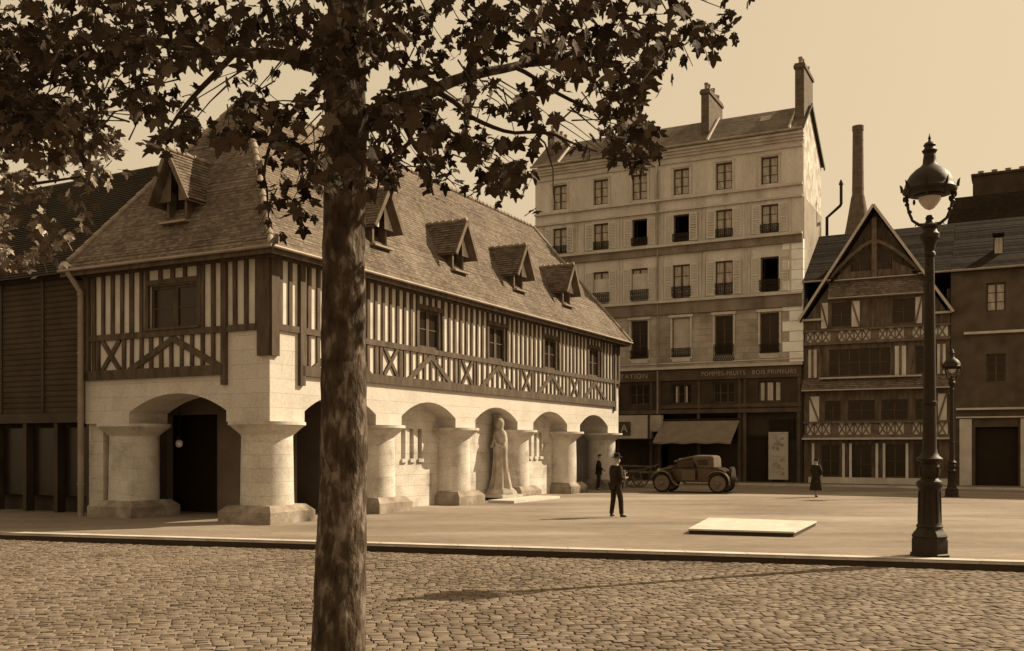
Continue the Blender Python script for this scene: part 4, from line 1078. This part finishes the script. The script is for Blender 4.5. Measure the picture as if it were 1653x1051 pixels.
def blocks_sun(p):
    q = p-TC; al = q.x*SUN.x+q.y*SUN.y; pe = q.x*SN.x+q.y*SN.y
    if al < .1 or abs(pe) > .42: return False
    return -.5 < p.z-al*math.tan(EL) < 5.3 and mnoise.noise(p*1.3) < .22
def gap(px, py):
    return mnoise.noise(Vector((px/62, py/48, 3.3)))+.5*mnoise.noise(Vector((px/26, py/22, 7.7))) > .17+(.20 if py < 90 else 0)+(.14 if px < 300 else 0)
def fill(nclump, test, depth, ysz, m, box, per=(4, 9), spread=.16):
    k = 0; tries = 0; cnt = 0
    while k < nclump and tries < nclump*60:
        tries += 1
        px, py = rl.uniform(box[0], box[2]), rl.uniform(box[1], box[3])
        if not test(px, py): continue
        k += 1; d = rl.uniform(*depth); c = at(px, py, d)
        TWG.append(c)
        for i in range(rl.randint(*per)):
            p = c+Vector((rl.gauss(0, spread), rl.gauss(0, spread), rl.gauss(0, spread*.8)))
            qx = 827+F*p.x/p.y; qy = HY-F*(p.z-2)/p.y
            if p.y < 5 or blocks_sun(p) or gap(qx, qy): continue
            if inell(qx, qy, HOLES) or (qx > 1090 and not test(qx, qy)): continue
            if not test(qx, qy) and rl.random() < .92: continue
            s_ = rl.uniform(*ysz); add_leaf(m, Vector((p.x, p.y, p.z)), s_, rl); cnt += 1
    return cnt
TWG = []
def main_test(px, py): return inpoly(px, py, POLY) and not inell(px, py, HOLES)
m = MB()
fill(700, main_test, (6.6, 10.6), (.105, .18), m, (-80, 40, 1210, 320))
fill(420, main_test, (6.6, 10.6), (.12, .19), m, (-80, -330, 1210, 60))
fill(40, lambda a, b: inell(a, b, SPARSE), (7.6, 9.2), (.11, .16), m, (360, 230, 1100, 400), per=(3, 5), spread=.09)
fill(20, lambda a, b: inell(a, b, SPARSE[5:8]), (8.0, 8.3), (.12, .17), m, (850, 280, 940, 370), per=(2, 4), spread=.07)
fill(60, lambda a, b: inpoly(a, b, [(590, 190), (860, 190), (860, 290), (770, 300), (600, 310)]) and not inell(a, b, HOLES), (7.6, 9.6), (.11, .16), m, (590, 190, 860, 310))
tw = MB()
for c in TWG:
    if gap(827+F*c.x/c.y, HY-F*(c.z-2)/c.y) or rl.random() < .55: continue
    hx = -1.45+rl.gauss(0, .3); q = Vector((hx, 8.2, c.z+rl.uniform(.2, 1.0))); d_ = (q-c); d_.normalize(); d_ = (d_+Vector((rl.gauss(0, .5), rl.gauss(0, .5), rl.gauss(.2, .4)))).normalized(); ln = rl.uniform(.25, .55)
    mid_ = c+d_*ln*.5+Vector((0, 0, rl.uniform(-.04, .04)))
    tw.tube([c-d_*.12, mid_, c+d_*ln], [.003, .005, .008], 4)
for i in range(len(tw.v)): tw.v[i] = (tw.v[i][0]+1.55, tw.v[i][1]-8.2, tw.v[i][2])
tag(tw.build('twigs', 'twig', tr, uv=False), kind='stuff')
# upper crown (above the frame) so that the tree is whole
for i in range(2600):
    a = rl.uniform(0, 2*PI); r_ = 5.2*math.sqrt(rl.random()); z = rl.uniform(6.3, 12.5)
    if r_ > 5.2*math.sqrt(max(0, 1-((z-8.2)/4.6)**2)): continue
    p = Vector((-1.4+r_*math.cos(a), 8.6+r_*math.sin(a), z))
    if p.y > .5:
        qy = HY-F*(p.z-2)/p.y
        if qy > -60: continue
    if not blocks_sun(p): add_leaf(m, p, rl.uniform(.14, .22), rl)
for vtx in range(len(m.v)): m.v[vtx] = (m.v[vtx][0]+1.55, m.v[vtx][1]-8.2, m.v[vtx][2])
m.build('crown', 'leaf', tr, uv=False, recalc=False)
# second tree out at the left, crown reaching into view
t2 = empty('plane_tree', (-7.9, 9.9, 0), 0, 'leafy tree at the left edge whose finer foliage hangs over the dark building', 'tree')
m = MB(); m.tube([(0, 0, 0), (.02, 0, 1), (.05, 0, 2.5), (0, .05, 4), (-.05, 0, 6), (0, 0, 8), (.1, .1, 9.5)], [.26, .22, .2, .18, .15, .11, .05], 20, rough=.1); m.build('trunk', 'tree_bark', t2, smooth=80)
for pl in ([(0, 0, 3.6), (.8, .6, 4.4), (1.7, 1.2, 4.9), (2.8, 1.6, 5.2)], [(0, 0, 4.4), (-.9, -.3, 5.6), (-2, -.4, 6.4)], [(0, 0, 5), (.6, -.9, 6.2), (1.0, -1.6, 7)]):
    m = MB(); m.tube(pl, [.09, .05, .03, .012][:len(pl)], 8, rough=.15); m.build('branch', 'twig', t2, smooth=80)
P2 = [(-80, 150), (120, 150), (175, 200), (200, 235), (190, 265), (160, 285), (150, 320), (160, 345), (120, 380), (100, 400), (120, 430), (-80, 440)]
H2 = [(95, 205, 10, 8), (190, 200, 12, 14), (130, 245, 14, 8), (80, 290, 20, 10), (165, 250, 12, 9), (115, 260, 12, 6), (95, 330, 8, 8), (140, 215, 10, 8), (70, 175, 8, 10), (120, 300, 14, 10), (60, 240, 12, 12), (20, 260, 16, 12), (80, 385, 14, 8), (55, 330, 12, 14), (115, 350, 12, 9)]
m = MB()
HOLES_ = HOLES; HOLES = H2
fill(330, lambda a, b: inpoly(a, b, P2) and not inell(a, b, H2), (10.5, 14), (.12, .19), m, (-80, 150, 210, 450), per=(4, 8), spread=.2)
HOLES = HOLES_
for i in range(2200):
    a = rl.uniform(0, 2*PI); r_ = 3.6*math.sqrt(rl.random()); z = rl.uniform(4.2, 10.5)
    p = Vector((-7.9+r_*math.cos(a), 9.9+r_*math.sin(a), z)); qx = 827+F*p.x/p.y
    if p.y < .5 or qx > -30: continue
    add_leaf(m, p, rl.uniform(.14, .2), rl)
for vtx in range(len(m.v)): m.v[vtx] = (m.v[vtx][0]+7.9, m.v[vtx][1]-9.9, m.v[vtx][2])
m.build('crown', 'leaf_pale', t2, uv=False, recalc=False)

# ================================================================== SLAB
s4 = [(4.07, 22.4), (6.27, 21.6), (7.73, 24.7), (5.26, 25.9)]
cx = sum(p[0] for p in s4)/4; cy = sum(p[1] for p in s4)/4
m = MB(); m.prism([((x-cx)*1.01, (y-cy)*1.01) for x, y in s4], 'z', .088, .125)
o = m.build('stone_slab', 'white_slab', None, loc=(cx, cy, 0)); m = MB(); m.prism([((x-cx)*.99, (y-cy)*.99) for x, y in s4], 'z', .001, .0875); m.build('slab_shaded_side', 'shade_stone', o); tag(o, 'flat white stone slab lying on the open square', 'slab')  # lower part coloured dark to paint the shade on the slab's sides

# ================================================================== PEOPLE   (local: faces +y, x to its right)
def hat(parent, c, tilt=0, brim=.15, crown=.09, h=.12, name='hat'):
    m = MB(); T = Matrix.Translation(c) @ Matrix.Rotation(tilt, 4, 'X')
    m.lathe([(crown*.7, -.005), (brim, -.008), (brim, .006), (crown*1.05, .012), (crown, .05), (crown*.92, h*.9), (crown*.6, h), (.01, h*.97)], 0, 0, 24, T)
    return m.build(name, 'felt_hat', parent, smooth=50, uv=False)
def head_mesh(m, c, s=1.0):
    """c = centre of the head, faces +y"""
    n = 20; prof = [(-.115, .035, .02), (-.10, .052, .012), (-.07, .062, .006), (-.03, .070, 0), (.02, .075, -.002), (.06, .073, -.005), (.095, .058, -.008), (.118, .03, -.01), (.125, .005, -.01)]
    vs = []; fs = []
    for z, r_, off in prof:
        for k in range(n):
            a = 2*PI*k/n; x = r_*.92*math.cos(a); y = r_*1.12*math.sin(a)+off
            if abs(a-PI/2) < .35:
                if -.045 < z < -.02: y += .022           # nose
                if -.075 < z < -.065: y += .006
                if .0 < z < .03: y -= .006
            vs.append((c[0]+x*s, c[1]+y*s, c[2]+z*s))
    for i in range(len(prof)-1):
        for k in range(n): fs.append((i*n+k, i*n+(k+1) % n, (i+1)*n+(k+1) % n, (i+1)*n+k))
    fs.append(tuple(range(n))[::-1]); fs.append(tuple(range((len(prof)-1)*n, len(prof)*n)))
    m.add(vs, fs)
    m.tube([(c[0], c[1]+.075*s, c[2]+.01*s), (c[0], c[1]+.10*s, c[2]-.035*s), (c[0], c[1]+.082*s, c[2]-.04*s)], [.008*s, .014*s, .010*s], 6)   # nose ridge
    for sx in (-1, 1):
        m.lathe([(.006, -.03), (.018, -.01), (.02, .01), (.008, .03)], c[0]+sx*.07*s, c[1]-.005, 8, Matrix.Translation((0, 0, c[2])))
        m.tube([(c[0]+sx*.018*s, c[1]+.078*s, c[2]-.068*s), (c[0], c[1]+.084*s, c[2]-.068*s)], .006*s, 5)
        m.tube([(c[0]+sx*.022*s, c[1]+.076*s, c[2]+.008*s), (c[0]+sx*.040*s, c[1]+.070*s, c[2]+.008*s)], .007*s, 5)
def hand_nodes(w_, d, side, up, o0):
    """palm + 4 fingers + thumb as skin nodes; w_ wrist, d direction, side = towards thumb, up = palm normal"""
    w_, d, side, up = Vector(w_), Vector(d).normalized(), Vector(side).normalized(), Vector(up).normalized()
    N = []; Ed = []
    palm = w_+d*.075; N.append((*palm, .024, .034)); Ed.append((None, 0))
    for i, (l, off) in enumerate(((.070, .028), (.080, .009), (.074, -.010), (.058, -.028))):
        a = palm+side*off*.9+d*.012; b = a+d*l*.5-up*.012; c = b+d*l*.35-up*.035
        k = len(N); N += [(*a, .0095), (*b, .0088), (*c, .0075)]; Ed += [(0, k), (k, k+1), (k+1, k+2)]
    a = w_+d*.03+side*.032; b = a+side*.025+d*.03; k = len(N); N += [(*a, .011), (*b, .009)]; Ed += [(0, k), (k, k+1)]
    return N, Ed
def build_figure(root, pose, trousers, jacket, kind='man'):
    # body skeleton
    P_ = pose
    N = [(*P_['pelvis'], .13, .10), (*P_['belly'], .135, .105), (*P_['chest'], .15, .11), (*P_['neck0'], .075, .07), (*P_['neck1'], .048, .05), (*P_['head'], .06, .07)]
    Ed = [(0, 1), (1, 2), (2, 3), (3, 4), (4, 5)]
    for s in ('l', 'r'):
        k = len(N); N += [(*P_['hip'+s], .095), (*P_['knee'+s], .06), (*P_['ankle'+s], .04), (*P_['toe'+s], .035, .03)]; Ed += [(0, k), (k, k+1), (k+1, k+2), (k+2, k+3)]
        k = len(N); N += [(*P_['sh'+s], .058), (*P_['elbow'+s], .042), (*P_['wrist'+s], .028)]; Ed += [(2, k), (k, k+1), (k+1, k+2)]
        hd = (Vector(P_['wrist'+s])-Vector(P_['elbow'+s])).normalized(); up = Vector(P_.get('up'+s, (-1 if s == 'r' else 1, 0, 0))); sd = hd.cross(up)
        if sd.dot(Vector((0, 1, 0.3))) < 0: sd = -sd
        hn, he = hand_nodes(P_['wrist'+s], hd, sd, up, 0); o_ = len(N); N += hn
        for a, b in he: Ed.append((k+2 if a is None else a+o_, b+o_))
    b = skin('body', N, Ed, 'skin', root, 2)
    m = MB(); head_mesh(m, P_['head']); m.build('face', 'skin', b, smooth=60, uv=False)
    # jacket
    if jacket:
        J = [(*P_['jhem'], .185, .165), (*P_['pelvis'], .195, .17), (*P_['belly'], .195, .17), (*P_['chest'], .20, .155), (*(Vector(P_['neck0'])+Vector((0, 0, -.01))), .10, .09)]
        JE = [(0, 1), (1, 2), (2, 3), (3, 4)]
        for s in ('l', 'r'):
            k = len(J); e, wr = Vector(P_['elbow'+s]), Vector(P_['wrist'+s])
            J += [(*P_['sh'+s], .080), (*e, .063), (*(e.lerp(wr, .93)), .046)]; JE += [(3, k), (k, k+1), (k+1, k+2)]
        skin('jacket', J, JE, jacket, root, 2)
    if trousers:
        Tn = [(*P_['pelvis'], .16, .12)]; TE = []
        for s in ('l', 'r'):
            k = len(Tn); kn, an = Vector(P_['knee'+s]), Vector(P_['ankle'+s])
            Tn += [(*P_['hip'+s], .105), (*kn, .080), (*(kn.lerp(an, .86)), .068), (*(kn.lerp(an, 1.04)), .066)]; TE += [(0, k), (k, k+1), (k+1, k+2), (k+2, k+3)]
        skin('trousers', Tn, TE, trousers, root, 2)
    for s in ('l', 'r'):
        a, t = Vector(P_['ankle'+s]), Vector(P_['toe'+s]); hl = a-(t-a).normalized()*.05
        skin('shoe', [(hl.x, hl.y, .045, .040), (a.x, a.y, .055, .046), (*(a.lerp(t, .6).xy), .045, .045, .035), (t.x, t.y, .036, .036, .03)], [(0, 1), (1, 2), (2, 3)], 'leather', root, 2)
    return b
def feet(px, py): Yd = 2*F/(py-HY); return Vector(((px-827)/F*Yd, Yd, 0))
# man with hat, facing right and partly away, something pale held at his chest
man = empty('person', feet(995, 835), R(-62), 'man in a dark suit and hat standing on the square holding something pale', 'person')
pose = dict(pelvis=(0, 0, .94), jhem=(0, -.01, .80), belly=(0, .0, 1.10), chest=(0, .0, 1.33), neck0=(0, .0, 1.48), neck1=(0, .015, 1.54), head=(0, .04, 1.655),
            hipl=(-.10, 0, .90), kneel=(-.17, .02, .50), anklel=(-.21, -.02, .09), toel=(-.28, .12, .04), hipr=(.10, 0, .90), kneer=(.15, .06, .50), ankler=(.20, .05, .09), toer=(.25, .20, .04),
            shl=(-.19, 0, 1.42), elbowl=(-.26, .08, 1.13), wristl=(-.13, .30, 1.20), shr=(.19, 0, 1.42), elbowr=(.27, -.03, 1.13), wristr=(.14, .22, 1.12), upl=(0, 0, -1), upr=(0, 0, -1))
build_figure(man, pose, 'trouser_cloth', 'suit_cloth'); hat(man, (0, .035, 1.715), .05, .155, .088, .12)
m = MB(); m.poly([(-.05, .165, 1.44), (.05, .165, 1.44), (.02, .172, 1.18), (-.02, .172, 1.18)]); m.build('shirt_front', 'white_linen', man)
m = MB()
for i in range(4): m.box(-.20+.003*i, .16-.002*i, .32+.006*i, .325+.006*i, 1.05, 1.33, Matrix.Rotation(.1, 4, 'X') @ Matrix.Translation((0, .0, -.02)))
np_ = m.build('newspaper', 'white_linen', None, loc=man.location, rz=man.rotation_euler.z); tag(np_, 'folded pale newspaper held by the man on the square', 'newspaper')
# woman in long dark coat
wo_ = empty('person', feet(1318, 803), R(-40), 'woman in a calf-length dark coat and small hat walking near the far kerb', 'person'); wo_.scale = (.95,)*3
pose = dict(pelvis=(0, 0, .88), jhem=(0, 0, .8), belly=(0, 0, 1.02), chest=(0, 0, 1.22), neck0=(0, 0, 1.36), neck1=(0, .01, 1.41), head=(0, .03, 1.50),
            hipl=(-.08, 0, .84), kneel=(-.08, .08, .46), anklel=(-.06, .10, .08), toel=(-.07, .25, .035), hipr=(.08, 0, .84), kneer=(.07, .02, .46), ankler=(.05, -.12, .10), toer=(.06, .02, .04),
            shl=(-.16, 0, 1.30), elbowl=(-.22, .02, 1.04), wristl=(-.12, .20, 1.02), shr=(.16, 0, 1.30), elbowr=(.24, -.06, 1.05), wristr=(.16, .14, .95))
build_figure(wo_, pose, None, 'coat_cloth'); hat(wo_, (0, .02, 1.54), -.05, .12, .095, .11)
m = MB(); vs = []; fs = []; n = 28; rg_ = [(.30, .27, .24), (.36, .265, .235), (.6, .23, .19), (.85, .195, .155), (1.0, .155, .13), (1.2, .175, .135)]
for z, rx, ry in rg_:
    for k in range(n):
        a = 2*PI*k/n; fo = 1+.06*math.cos(a*7+1)*(1.1-z); vs.append((rx*fo*math.cos(a), ry*fo*math.sin(a), z))
for i in range(len(rg_)-1):
    for k in range(n): fs.append((i*n+k, i*n+(k+1) % n, (i+1)*n+(k+1) % n, (i+1)*n+k))
m.add(vs, fs); m.build('coat', 'coat_cloth', wo_, smooth=70, uv=False)
# figure by the last column
g2 = empty('person', feet(967, 791), R(-95), 'person in dark clothes and cap standing in shade beside the farthest column', 'person'); g2.scale = (.93,)*3
pose = dict(pelvis=(0, 0, .94), jhem=(0, -.01, .82), belly=(0, .0, 1.10), chest=(0, .0, 1.33), neck0=(0, .0, 1.48), neck1=(0, .015, 1.54), head=(0, .04, 1.655),
            hipl=(-.09, 0, .90), kneel=(-.11, .03, .50), anklel=(-.12, -.02, .09), toel=(-.15, .13, .04), hipr=(.09, 0, .90), kneer=(.10, -.02, .50), ankler=(.11, -.08, .09), toer=(.14, .08, .04),
            shl=(-.19, 0, 1.42), elbowl=(-.25, .06, 1.13), wristl=(-.10, .24, 1.02), shr=(.19, 0, 1.42), elbowr=(.25, .02, 1.13), wristr=(.08, .22, 1.0))
build_figure(g2, pose, 'trouser_cloth', 'suit_cloth'); hat(g2, (0, .05, 1.715), .1, .12, .095, .08, 'cap')

# ================================================================== CAR   (local: front = -x, side seen = -y)
CW = 43.0
cpos = at(1127, 795, CW); car = empty('parked_car', (cpos.x-.15, CW+.15, .0), math.atan2(-.46, .888), 'old open touring car with its cloth hood raised parked before the shops', 'car')
wb = 1.26
m = MB()
prof = [(-1.55, .48), (-1.52, .98), (-.75, 1.06), (-.70, 1.10), (.55, 1.12), (1.25, 1.10), (1.55, .95), (1.62, .62), (1.5, .46)]
n = 7
secs = []
for (yy, sc) in ((-.52, .94), (-.62, 1.0), (.62, 1.0), (.52, .94)):
    secs.append([(x, yy, .46+(z-.46)*sc) for x, z in prof])
vs = [p for s_ in secs for p in s_]; L_ = len(prof); fs = []
for i in range(3):
    for k in range(L_): fs.append((i*L_+k, i*L_+(k+1) % L_, (i+1)*L_+(k+1) % L_, (i+1)*L_+k))
fs.append(tuple(range(L_))); fs.append(tuple(range(3*L_, 4*L_))[::-1])
# narrow the bonnet
vs = [(x, y*(.62 if x < -1.2 else (.78 if x < -.72 else 1.0)), z) for x, y, z in vs]
m.add(vs, fs); bd = m.build('body', 'car_paint', car, smooth=35)
m = MB(); m.box(-1.60, -1.54, -.30, .30, .50, 1.0); m.lathe([(.03, 1.0), (.035, 1.04), (.01, 1.06)], -1.57, 0, 10); m.build('radiator', 'zinc', bd)
m = MB(); m.box(-1.53, -.78, -.36, -.3, .985, 1.03); m.tube([(-1.5, 0, 1.02), (-.78, 0, 1.09)], .02, 6); m.build('bonnet_edge', 'car_fender', bd)
m = MB()
for i in range(9): m.box(-1.42+i*.065, -1.40+i*.065, -.47, -.44, .65, .9)
m.build('louvre', 'dark_iron', bd)
for sy in (-1, 1):
    for sx in (-1, 1):
        wx = sx*wb; wy = sy*.64; m = MB(); TW = Matrix.Translation((wx, wy, .43)) @ Matrix.Rotation(PI/2, 4, 'X')
        pts = [(.40*math.cos(a), .40*math.sin(a), 0) for a in [2*PI*k/28 for k in range(29)]]
        tor = MB(); Rr_, rr3 = .375, .055; vs = []; fs = []
        for k in range(28):
            for j in range(8):
                a, b = 2*PI*k/28, 2*PI*j/8; vs.append(((Rr_+rr3*math.cos(b))*math.cos(a), (Rr_+rr3*math.cos(b))*math.sin(a), rr3*math.sin(b)))
        for k in range(28):
            for j in range(8): fs.append((k*8+j, ((k+1) % 28)*8+j, ((k+1) % 28)*8+(j+1) % 8, k*8+(j+1) % 8))
        tor.add(vs, fs, TW); wh = tor.build('wheel', 'rubber', car, smooth=60, uv=False)
        m.lathe([(.335, -.035), (.34, .035), (.30, .03), (.30, -.03), (.335, -.035)][::-1], 0, 0, 28, TW)
        m.lathe([(.31, -.012), (.31, .012)], 0, 0, 24, TW); m.lathe([(.09, .01), (.08, .07), (.03, .09)], 0, 0, 12, TW); m.lathe([(.03, -.09), (.08, -.07), (.09, -.01)], 0, 0, 12, TW)
        [m.bar(TW @ Vector((.08*math.cos(a), .08*math.sin(a), .035)), TW @ Vector((.31*math.cos(a), .31*math.sin(a), .02)), .028, .02, up=(0, 1, 0)) for a in [2*PI*k/10 for k in range(10)]]; m.build('rim', 'wheel_paint', wh, smooth=40, uv=False)
    # fenders
    m = MB()
    def fender(cx_, a0, a1, r0, ext):
        k = 12; pp = [(cx_+r0*math.cos(R(a0+(a1-a0)*i/k)), .43+r0*math.sin(R(a0+(a1-a0)*i/k))) for i in range(k+1)]+ext
        for i in range(len(pp)-1):
            for yo, dz in ((0, 0),):
                y0_, y1_ = sorted((sy*.48, sy*.78))
                a, b = pp[i], pp[i+1]
                m.add([(a[0], y0_, a[1]), (a[0], y1_, a[1]), (b[0], y1_, b[1]), (b[0], y0_, b[1]), (a[0], y0_, a[1]+.03), (a[0], y1_, a[1]+.03), (b[0], y1_, b[1]+.03), (b[0], y0_, b[1]+.03)], [(0, 1, 2, 3), (7, 6, 5, 4), (0, 4, 5, 1), (2, 6, 7, 3), (1, 5, 6, 2), (0, 3, 7, 4)])
    fender(-wb, 165, 45, .50, [(-.75, .48), (-.6, .36)]); m.build('fender', 'car_fender', car, smooth=30); m = MB(); fender(wb, 150, -8, .52, [])
    m.build('fender', 'car_fender', car, smooth=30)
    m = MB(); y0_, y1_ = sorted((sy*.50, sy*.78)); m.box(-.62, .82, y0_, y1_, .33, .37); m.build('running_board', 'car_fender', car)
    m = MB(); m.lathe([(.02, -.10), (.08, -.06), (.115, .02), (.115, .05), (.10, .055)], 0, 0, 16, Matrix.Translation((-1.50, sy*.36, .93)) @ Matrix.Rotation(-PI/2, 4, 'Y')); m.build('headlight', 'zinc', car, smooth=50)
    m = MB(); m.box(-.35, .25, *sorted((sy*.622, sy*.626)), .55, 1.02); m.build('door', 'car_paint', car)
m = MB(); m.bar((-.62, -.55, 1.08), (-.52, -.55, 1.5), .03, .03); m.bar((-.62, .55, 1.08), (-.52, .55, 1.5), .03, .03); m.bar((-.52, -.55, 1.5), (-.52, .55, 1.5), .03, .03); ws = m.build('windscreen', 'dark_iron', car)
m = MB(); m.poly([(-.62, -.53, 1.09), (-.62, .53, 1.09), (-.525, .53, 1.48), (-.525, -.53, 1.48)]); m.build('pane', 'glass_dark', ws)
m = MB(); hp = [(-.72, 1.42), (-.3, 1.53), (.1, 1.62), (.35, 1.66), (.90, 1.65), (1.02, 1.62), (1.06, 1.56), (1.075, 1.13)]
secn = 11; vs = []; fs = []
for i, (x, zt) in enumerate(hp):
    zb = 1.10 if x > .15 else zt-.09
    for k in range(secn):
        t = k/(secn-1); a = PI*t; yy = -.60*math.copysign(abs(math.cos(a))**.28, math.cos(a)); zz = zb+(zt-zb)*abs(math.sin(a))**.28
        vs.append((x, yy, zz))
for i in range(len(hp)-1):
    for k in range(secn-1): fs.append((i*secn+k, i*secn+k+1, (i+1)*secn+k+1, (i+1)*secn+k))
m.add(vs, fs); m.build('hood', 'car_hood_cloth', car, smooth=40)
m = MB()
for sy in (-1, 1): m.box(.35, .80, *sorted((sy*.585, sy*.612)), 1.22, 1.46)
m.build('side_window', 'glass_dark', car)
m = MB(); m.poly([(x, -.56, z) for x, z in [(-.62, 1.38), (.16, 1.50), (.21, 1.09), (-.58, 1.09)]]); m.build('side_curtain', 'shop_dark', car)
m = MB(); m.tube([(-.35, -.2, 1.05), (-.2, -.25, 1.25)], .012, 6); m.lathe([(.17, -.01), (.18, .01)], 0, 0, 16, Matrix.Translation((-.2, -.25, 1.25)) @ Matrix.Rotation(R(-60), 4, 'Y')); m.build('steering_wheel', 'dark_iron', car)
m = MB(); m.lathe([(.40, -.06), (.40, .06), (.3, .07)], 0, 0, 24, Matrix.Translation((1.72, 0, .75)) @ Matrix.Rotation(PI/2, 4, 'Y')); m.build('spare_wheel', 'rubber', car, smooth=40)
# ================================================================== HAND CARTS behind the man
def cart(label):
    t = empty('handcart', (0, 0, 0), 0, label, 'handcart', 'wooden handcarts before the shops')
    m = MB(); m.box(-.9, .8, -.45, .45, .72, .78)
    for sy in (-1, 1):
        m.bar((-.9, sy*.45, 1.05), (.8, sy*.45, 1.05), .04, .05)
        for i in range(8): m.bar((-.85+i*.23, sy*.45, .75), (-.85+i*.23, sy*.45, 1.05), .03, .03)
    m.build('tray', 'wood_grey', t)
    for sy in (-1, 1):
        m = MB(); m.bar((.7, sy*.38, .72), (1.9, sy*.30, 1.12), .045, .05); m.build('shaft', 'wood_grey', t)
        TW = Matrix.Translation((-.05, sy*.52, .46)) @ Matrix.Rotation(PI/2, 4, 'X'); m = MB(); vs = []; fs = []
        for k in range(24):
            for j in range(4):
                a = 2*PI*k/24; dr, dz = ((.02, .025), (-.03, .025), (-.03, -.025), (.02, -.025))[j]; vs.append(((.44+dr)*math.cos(a), (.44+dr)*math.sin(a), dz))
        for k in range(24):
            for j in range(4): fs.append((k*4+j, ((k+1) % 24)*4+j, ((k+1) % 24)*4+(j+1) % 4, k*4+(j+1) % 4))
        m.add(vs, fs, TW)
        for k in range(10):
            a = 2*PI*k/10; m.bar(TW @ Vector((.05*math.cos(a), .05*math.sin(a), 0)), TW @ Vector((.42*math.cos(a), .42*math.sin(a), 0)), .025, .025, up=(0, 1, 0))
        m.lathe([(.05, -.06), (.06, 0), (.05, .06)], 0, 0, 10, TW); m.build('wheel', 'wood_grey', t)
    m = MB(); m.bar((.75, 0, .1), (.75, 0, .74), .05, .05); m.build('leg', 'wood_grey', t)
    return t
c1 = cart('wooden handcart with raised shafts nearest the parked car'); p = at(1030, 722, 48.5); c1.location = (p.x, 48.5, 0); c1.rotation_euler.z = math.atan2(-.46, .888)
c2 = copy_tree(c1); p = at(1004, 722, 50.5); c2.location = (p.x, 50.5, 0); c2.rotation_euler.z = math.atan2(-.46, .888)+.25; c2['label'] = 'wooden handcart half hidden behind the man in the hat'
